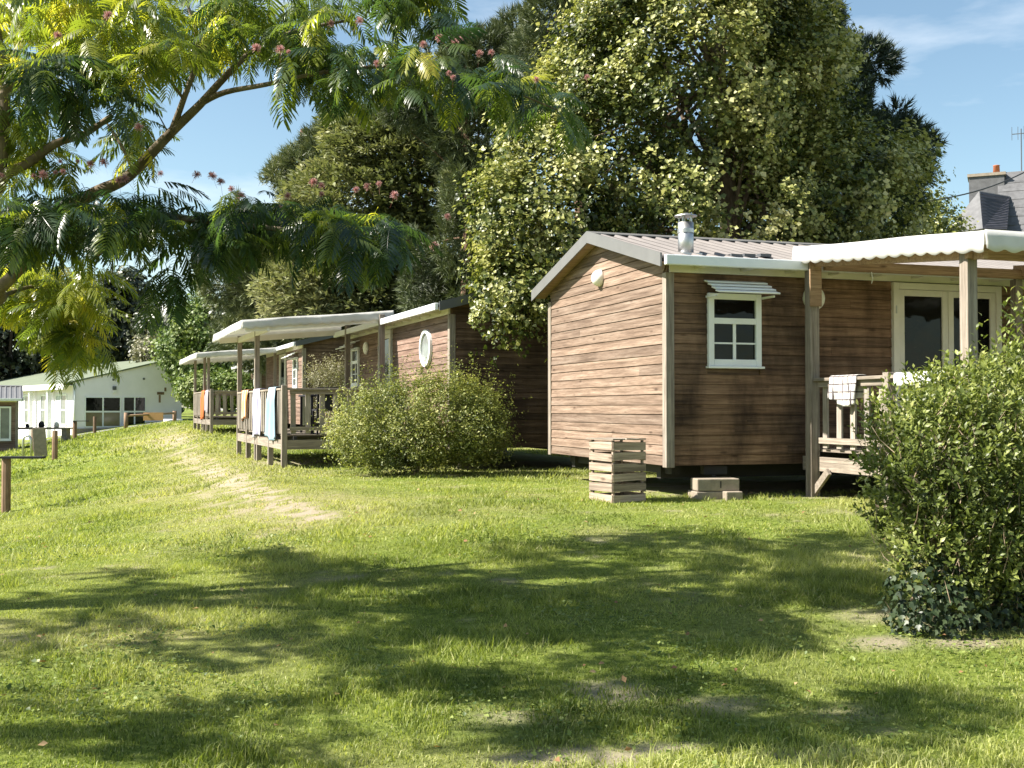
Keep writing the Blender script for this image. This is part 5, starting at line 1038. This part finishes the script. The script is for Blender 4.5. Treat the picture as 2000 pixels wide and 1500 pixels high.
# high crown over the frame: this is what shades the lawn
for gi in range(12):
    for gj in range(9):
        gx_ = -4.7 + gi * .78 + rs.gauss(0, .22); gy_ = 4.9 + gj * .78 + rs.gauss(0, .22)
        if gy_ > 9.9 + .42 * gx_ or (gx_ > 2.0 and gy_ < 8.5) or rs.random() < .10: continue
        z = rs.uniform(4.3, 5.7); k_ = rs.choice((5, 6, 7, 8)); r_ = rs.uniform(.10, .26)
        for _ in range(k_):
            zz = z + rs.gauss(0, r_); hh_ = zz - .2; xx = gx_ - 1.028 * hh_ + rs.gauss(0, r_ * 1.2); yy = gy_ - .126 * hh_ + rs.gauss(0, r_ * 1.2)
            if abs(xx) < .47 * yy + .35 and zz < CAMZ + .415 * yy: dz_ = CAMZ + .415 * yy - zz; zz += dz_; xx -= 1.028 * dz_; yy -= .126 * dz_
            if 6.3 < yy < 9.6 and .3 < gx_ < 2.2: continue
            if 7.8 < yy < 9.9 and -2.8 < gx_ < .4: continue
            TW.append((Vector((xx, yy, zz)), .05, 5))
pos, dirs, bia = [], [], []
for c, b, per in TW:
    a0 = rs.random() * 6.28
    per += 1
    for k in range(per):
        a = a0 + k * 6.283 / per + rs.gauss(0, .3); el = rs.uniform(-.95, .25) if b > 0 else rs.uniform(-1.3, .3); pos.append((c.x + rs.gauss(0, .03), c.y + rs.gauss(0, .03), c.z + rs.gauss(0, .04))); dirs.append((math.cos(a), math.sin(a), el)); bia.append(b)
pos = np.array(pos); dirs = np.array(dirs); bia = np.array(bia); n = len(pos); up = np.tile([[0, 0, 1.]], (n, 1)) + RNG.normal(0, .22, (n, 3)); Rs = frames(pos, dirs, up, .62 + .42 * RNG.random(n)); ws = np.where(np.abs(bia - .05) < 1e-6, RNG.integers(10, 14, n), RNG.integers(0, 10, n))
rsn = np.clip(.42 + bia + RNG.normal(0, .13, n) + (RNG.random(n) > .95) * .3, 0, 1)
tb0 = (-6.1, 7.6); st = thing('silk_tree', 'silk tree with feathery fronds and pink blossoms hanging in from the left', 'tree', (tb0[0], tb0[1], zgf(*tb0)))
vis = (np.abs(pos[:, 0]) < .46 * pos[:, 1]) & (pos[:, 2] < CAMZ + .355 * pos[:, 1]); key = np.where(vis, pos[:, 1], 99) + .5 * RNG.random(n); fr_ = np.argsort(key)[:300]; rest = np.ones(n, bool); rest[fr_] = False
crn = place(SV, ws[rest], pos[rest], Rs[rest], rsn[rest], 'crown', M['silk'], st); crn['kind'] = 'stuff'
singles(SV, ws[fr_], pos[fr_], Rs[fr_], rsn[fr_], 'frond', M['silk'], st, (0, 0, 0))
# trunk and limbs
tb = Vector((tb0[0], tb0[1], zgf(*tb0) - .1)); fork = Vector((-5.6, 7.6, 1.5))
MB().tube([tb, tb.lerp(fork, .5) + Vector((.05, 0, 0)), fork, fork + Vector((-.3, .1, 1.4)), fork + Vector((-.7, -.2, 2.8)), fork + Vector((-.9, -.5, 3.9))], [.17, .13, .11, .07, .05, .02], 12).build('trunk', M['bark_pale'], st, True)
def limb(pix, r0, r1, start=True, name='limb'):
    ps = ([fork] if start else []) + [P(*q) for q in pix]; out = []
    for i in range(len(ps) - 1):
        p0, p1, p2, p3 = ps[max(i - 1, 0)], ps[i], ps[i + 1], ps[min(i + 2, len(ps) - 1)]
        for t in (0, .25, .5, .75): out.append(.5 * ((2 * p1) + (p2 - p0) * t + (2 * p0 - 5 * p1 + 4 * p2 - p3) * t * t + (3 * p1 - p0 - 3 * p2 + p3) * t ** 3))
    out.append(ps[-1]); N = len(out); return MB().tube(out, [r0 + (r1 - r0) * (i / (N - 1)) ** .8 for i in range(N)], 9).build(name, M['bark_pale'], st, True)
limb([(-60, 610, 7.6), (0, 562, 7.4), (60, 505, 7.3), (130, 455, 7.2), (300, 425, 7.0), (480, 440, 6.9), (650, 460, 6.9), (800, 470, 6.9)], .06, .006)
limb([(-40, 520, 8.1), (90, 430, 8.2), (190, 375, 8.1), (250, 345, 8.0), (335, 258, 7.9), (390, 205, 7.8), (440, 150, 7.7), (500, 95, 7.7), (580, 60, 7.8), (680, 40, 7.9)], .068, .009)
limb([(395, 200, 7.8), (440, 180, 7.7), (520, 165, 7.6), (640, 140, 7.5), (800, 130, 7.5), (960, 165, 7.5), (1090, 215, 7.5)], .024, .005, False)
limb([(335, 258, 7.9), (360, 190, 7.8), (385, 115, 7.8), (380, 50, 7.9), (350, -30, 8)], .026, .009, False); limb([(390, 100, 7.8), (420, 75, 7.8), (460, 30, 7.9), (480, -40, 8.1)], .02, .01, False)
limb([(-60, 420, 7.7), (0, 350, 7.6), (60, 315, 7.6), (110, 280, 7.6), (165, 262, 7.6), (220, 225, 7.6)], .052, .018)
limb([(0, 345, 7.6), (10, 180, 7.7), (0, 100, 7.8), (-20, 0, 7.9)], .045, .03, False); limb([(260, 335, 8), (240, 290, 8), (205, 235, 8.1)], .016, .007, False); limb([(-40, 600, 7.8), (60, 560, 8.4), (120, 590, 8.6), (140, 660, 8.5)], .02, .005, False)
limb([(310, 285, 8), (290, 255, 8), (270, 230, 8.05)], .006, .002, False, 'twig'); limb([(330, 262, 8), (305, 215, 8), (295, 190, 8.0)], .006, .002, False, 'twig'); limb([(360, 195, 7.8), (300, 120, 7.6), (245, 85, 7.6)], .012, .006, False)
for (ax_, ay_, az_, bx_, by_, bz_) in ((-5.6, 7.6, 2.0, -2.2, 8.6, 5.2), (-5.7, 7.6, 3.0, -3.6, 6.4, 5.0), (-5.9, 7.6, 3.4, -8.0, 6.2, 5.0), (-2.2, 8.6, 5.2, -.6, 8.7, 5.6), (-5.6, 7.6, 2.6, -4.4, 9.2, 5.2)):
    a, b = Vector((ax_, ay_, az_)), Vector((bx_, by_, bz_)); MB().tube([a, a.lerp(b, .35) + Vector((0, 0, -.15)), a.lerp(b, .7) + Vector((0, 0, .1)), b], [.07, .055, .04, .02], 8).build('limb', M['bark_pale'], st, True)
# blossoms: fans of fine pink filaments
M['blossom'] = foliage('pink filaments', [(0, (.26, .12, .10)), (.5, (.42, .22, .215)), (1, (.56, .41, .39))], trans=.3, rough=.7, spec=.2, tcol=(1.1, .8, .8))
BV = []
for v in range(4):
    k = 120; dd = unit(RNG.normal(0, 1, (k, 3)) + np.array([0, 0, .9])); s = unit(np.cross(dd, rdir(k))); L = .034 * (.75 + .4 * RNG.random(k))[:, None]
    co = np.concatenate([np.stack([-s * .0008, s * .0008, dd * L + s * .0016, dd * L - s * .0016], 1).reshape(-1, 3)]); co = np.concatenate([co, np.array([(-.0012, 0, 0), (.0012, 0, 0), (.008, 0, -.10), (.006, 0, -.10)])]); i = np.arange(k + 1)[:, None] * 4
    o = fast_mesh('blossom', co, np.concatenate([i + [0, 1, 2], i + [0, 2, 3]]), M['blossom'], None, np.concatenate([np.tile([.15, .15, .8, .8], k), np.zeros(4)])); BV.append(o.data); bpy.data.objects.remove(o)
FL = [(110, 72), (210, 30), (270, 252), (548, 100), (503, 96), (124, 332), (105, 338), (80, 342), (176, 324), (204, 316), (230, 354), (242, 352), (66, 345), (384, 342), (428, 360), (315, 340), (416, 342), (610, 360), (625, 364), (560, 388), (546, 412), (630, 380), (692, 372), (740, 362), (768, 378), (872, 422), (850, 482), (880, 142), (886, 150), (1050, 158), (1145, 150), (888, 82), (940, 104), (958, 102), (645, 46), (698, 44), (738, 128), (824, 88), (860, 72), (455, 368), (470, 380), (560, 106), (160, 480), (190, 495), (120, 320), (715, 365), (900, 78), (10, 340), (2, 345), (150, 318)]
for i, (fx_, fy_) in enumerate(FL):
    o = link(bpy.data.objects.new('blossom', BV[i % 4]), st); p_ = P(fx_ + rs.uniform(-4, 4), fy_ + rs.uniform(-4, 4), rs.uniform(6.6, 7.3)); o.location = p_; o.rotation_euler = (rs.gauss(0, .4), rs.gauss(0, .4), rs.random() * 6.28); k = rs.uniform(.5, .95); o.scale = (k, k, k)
rebase_children = [c for c in st.children]
rebase(st)
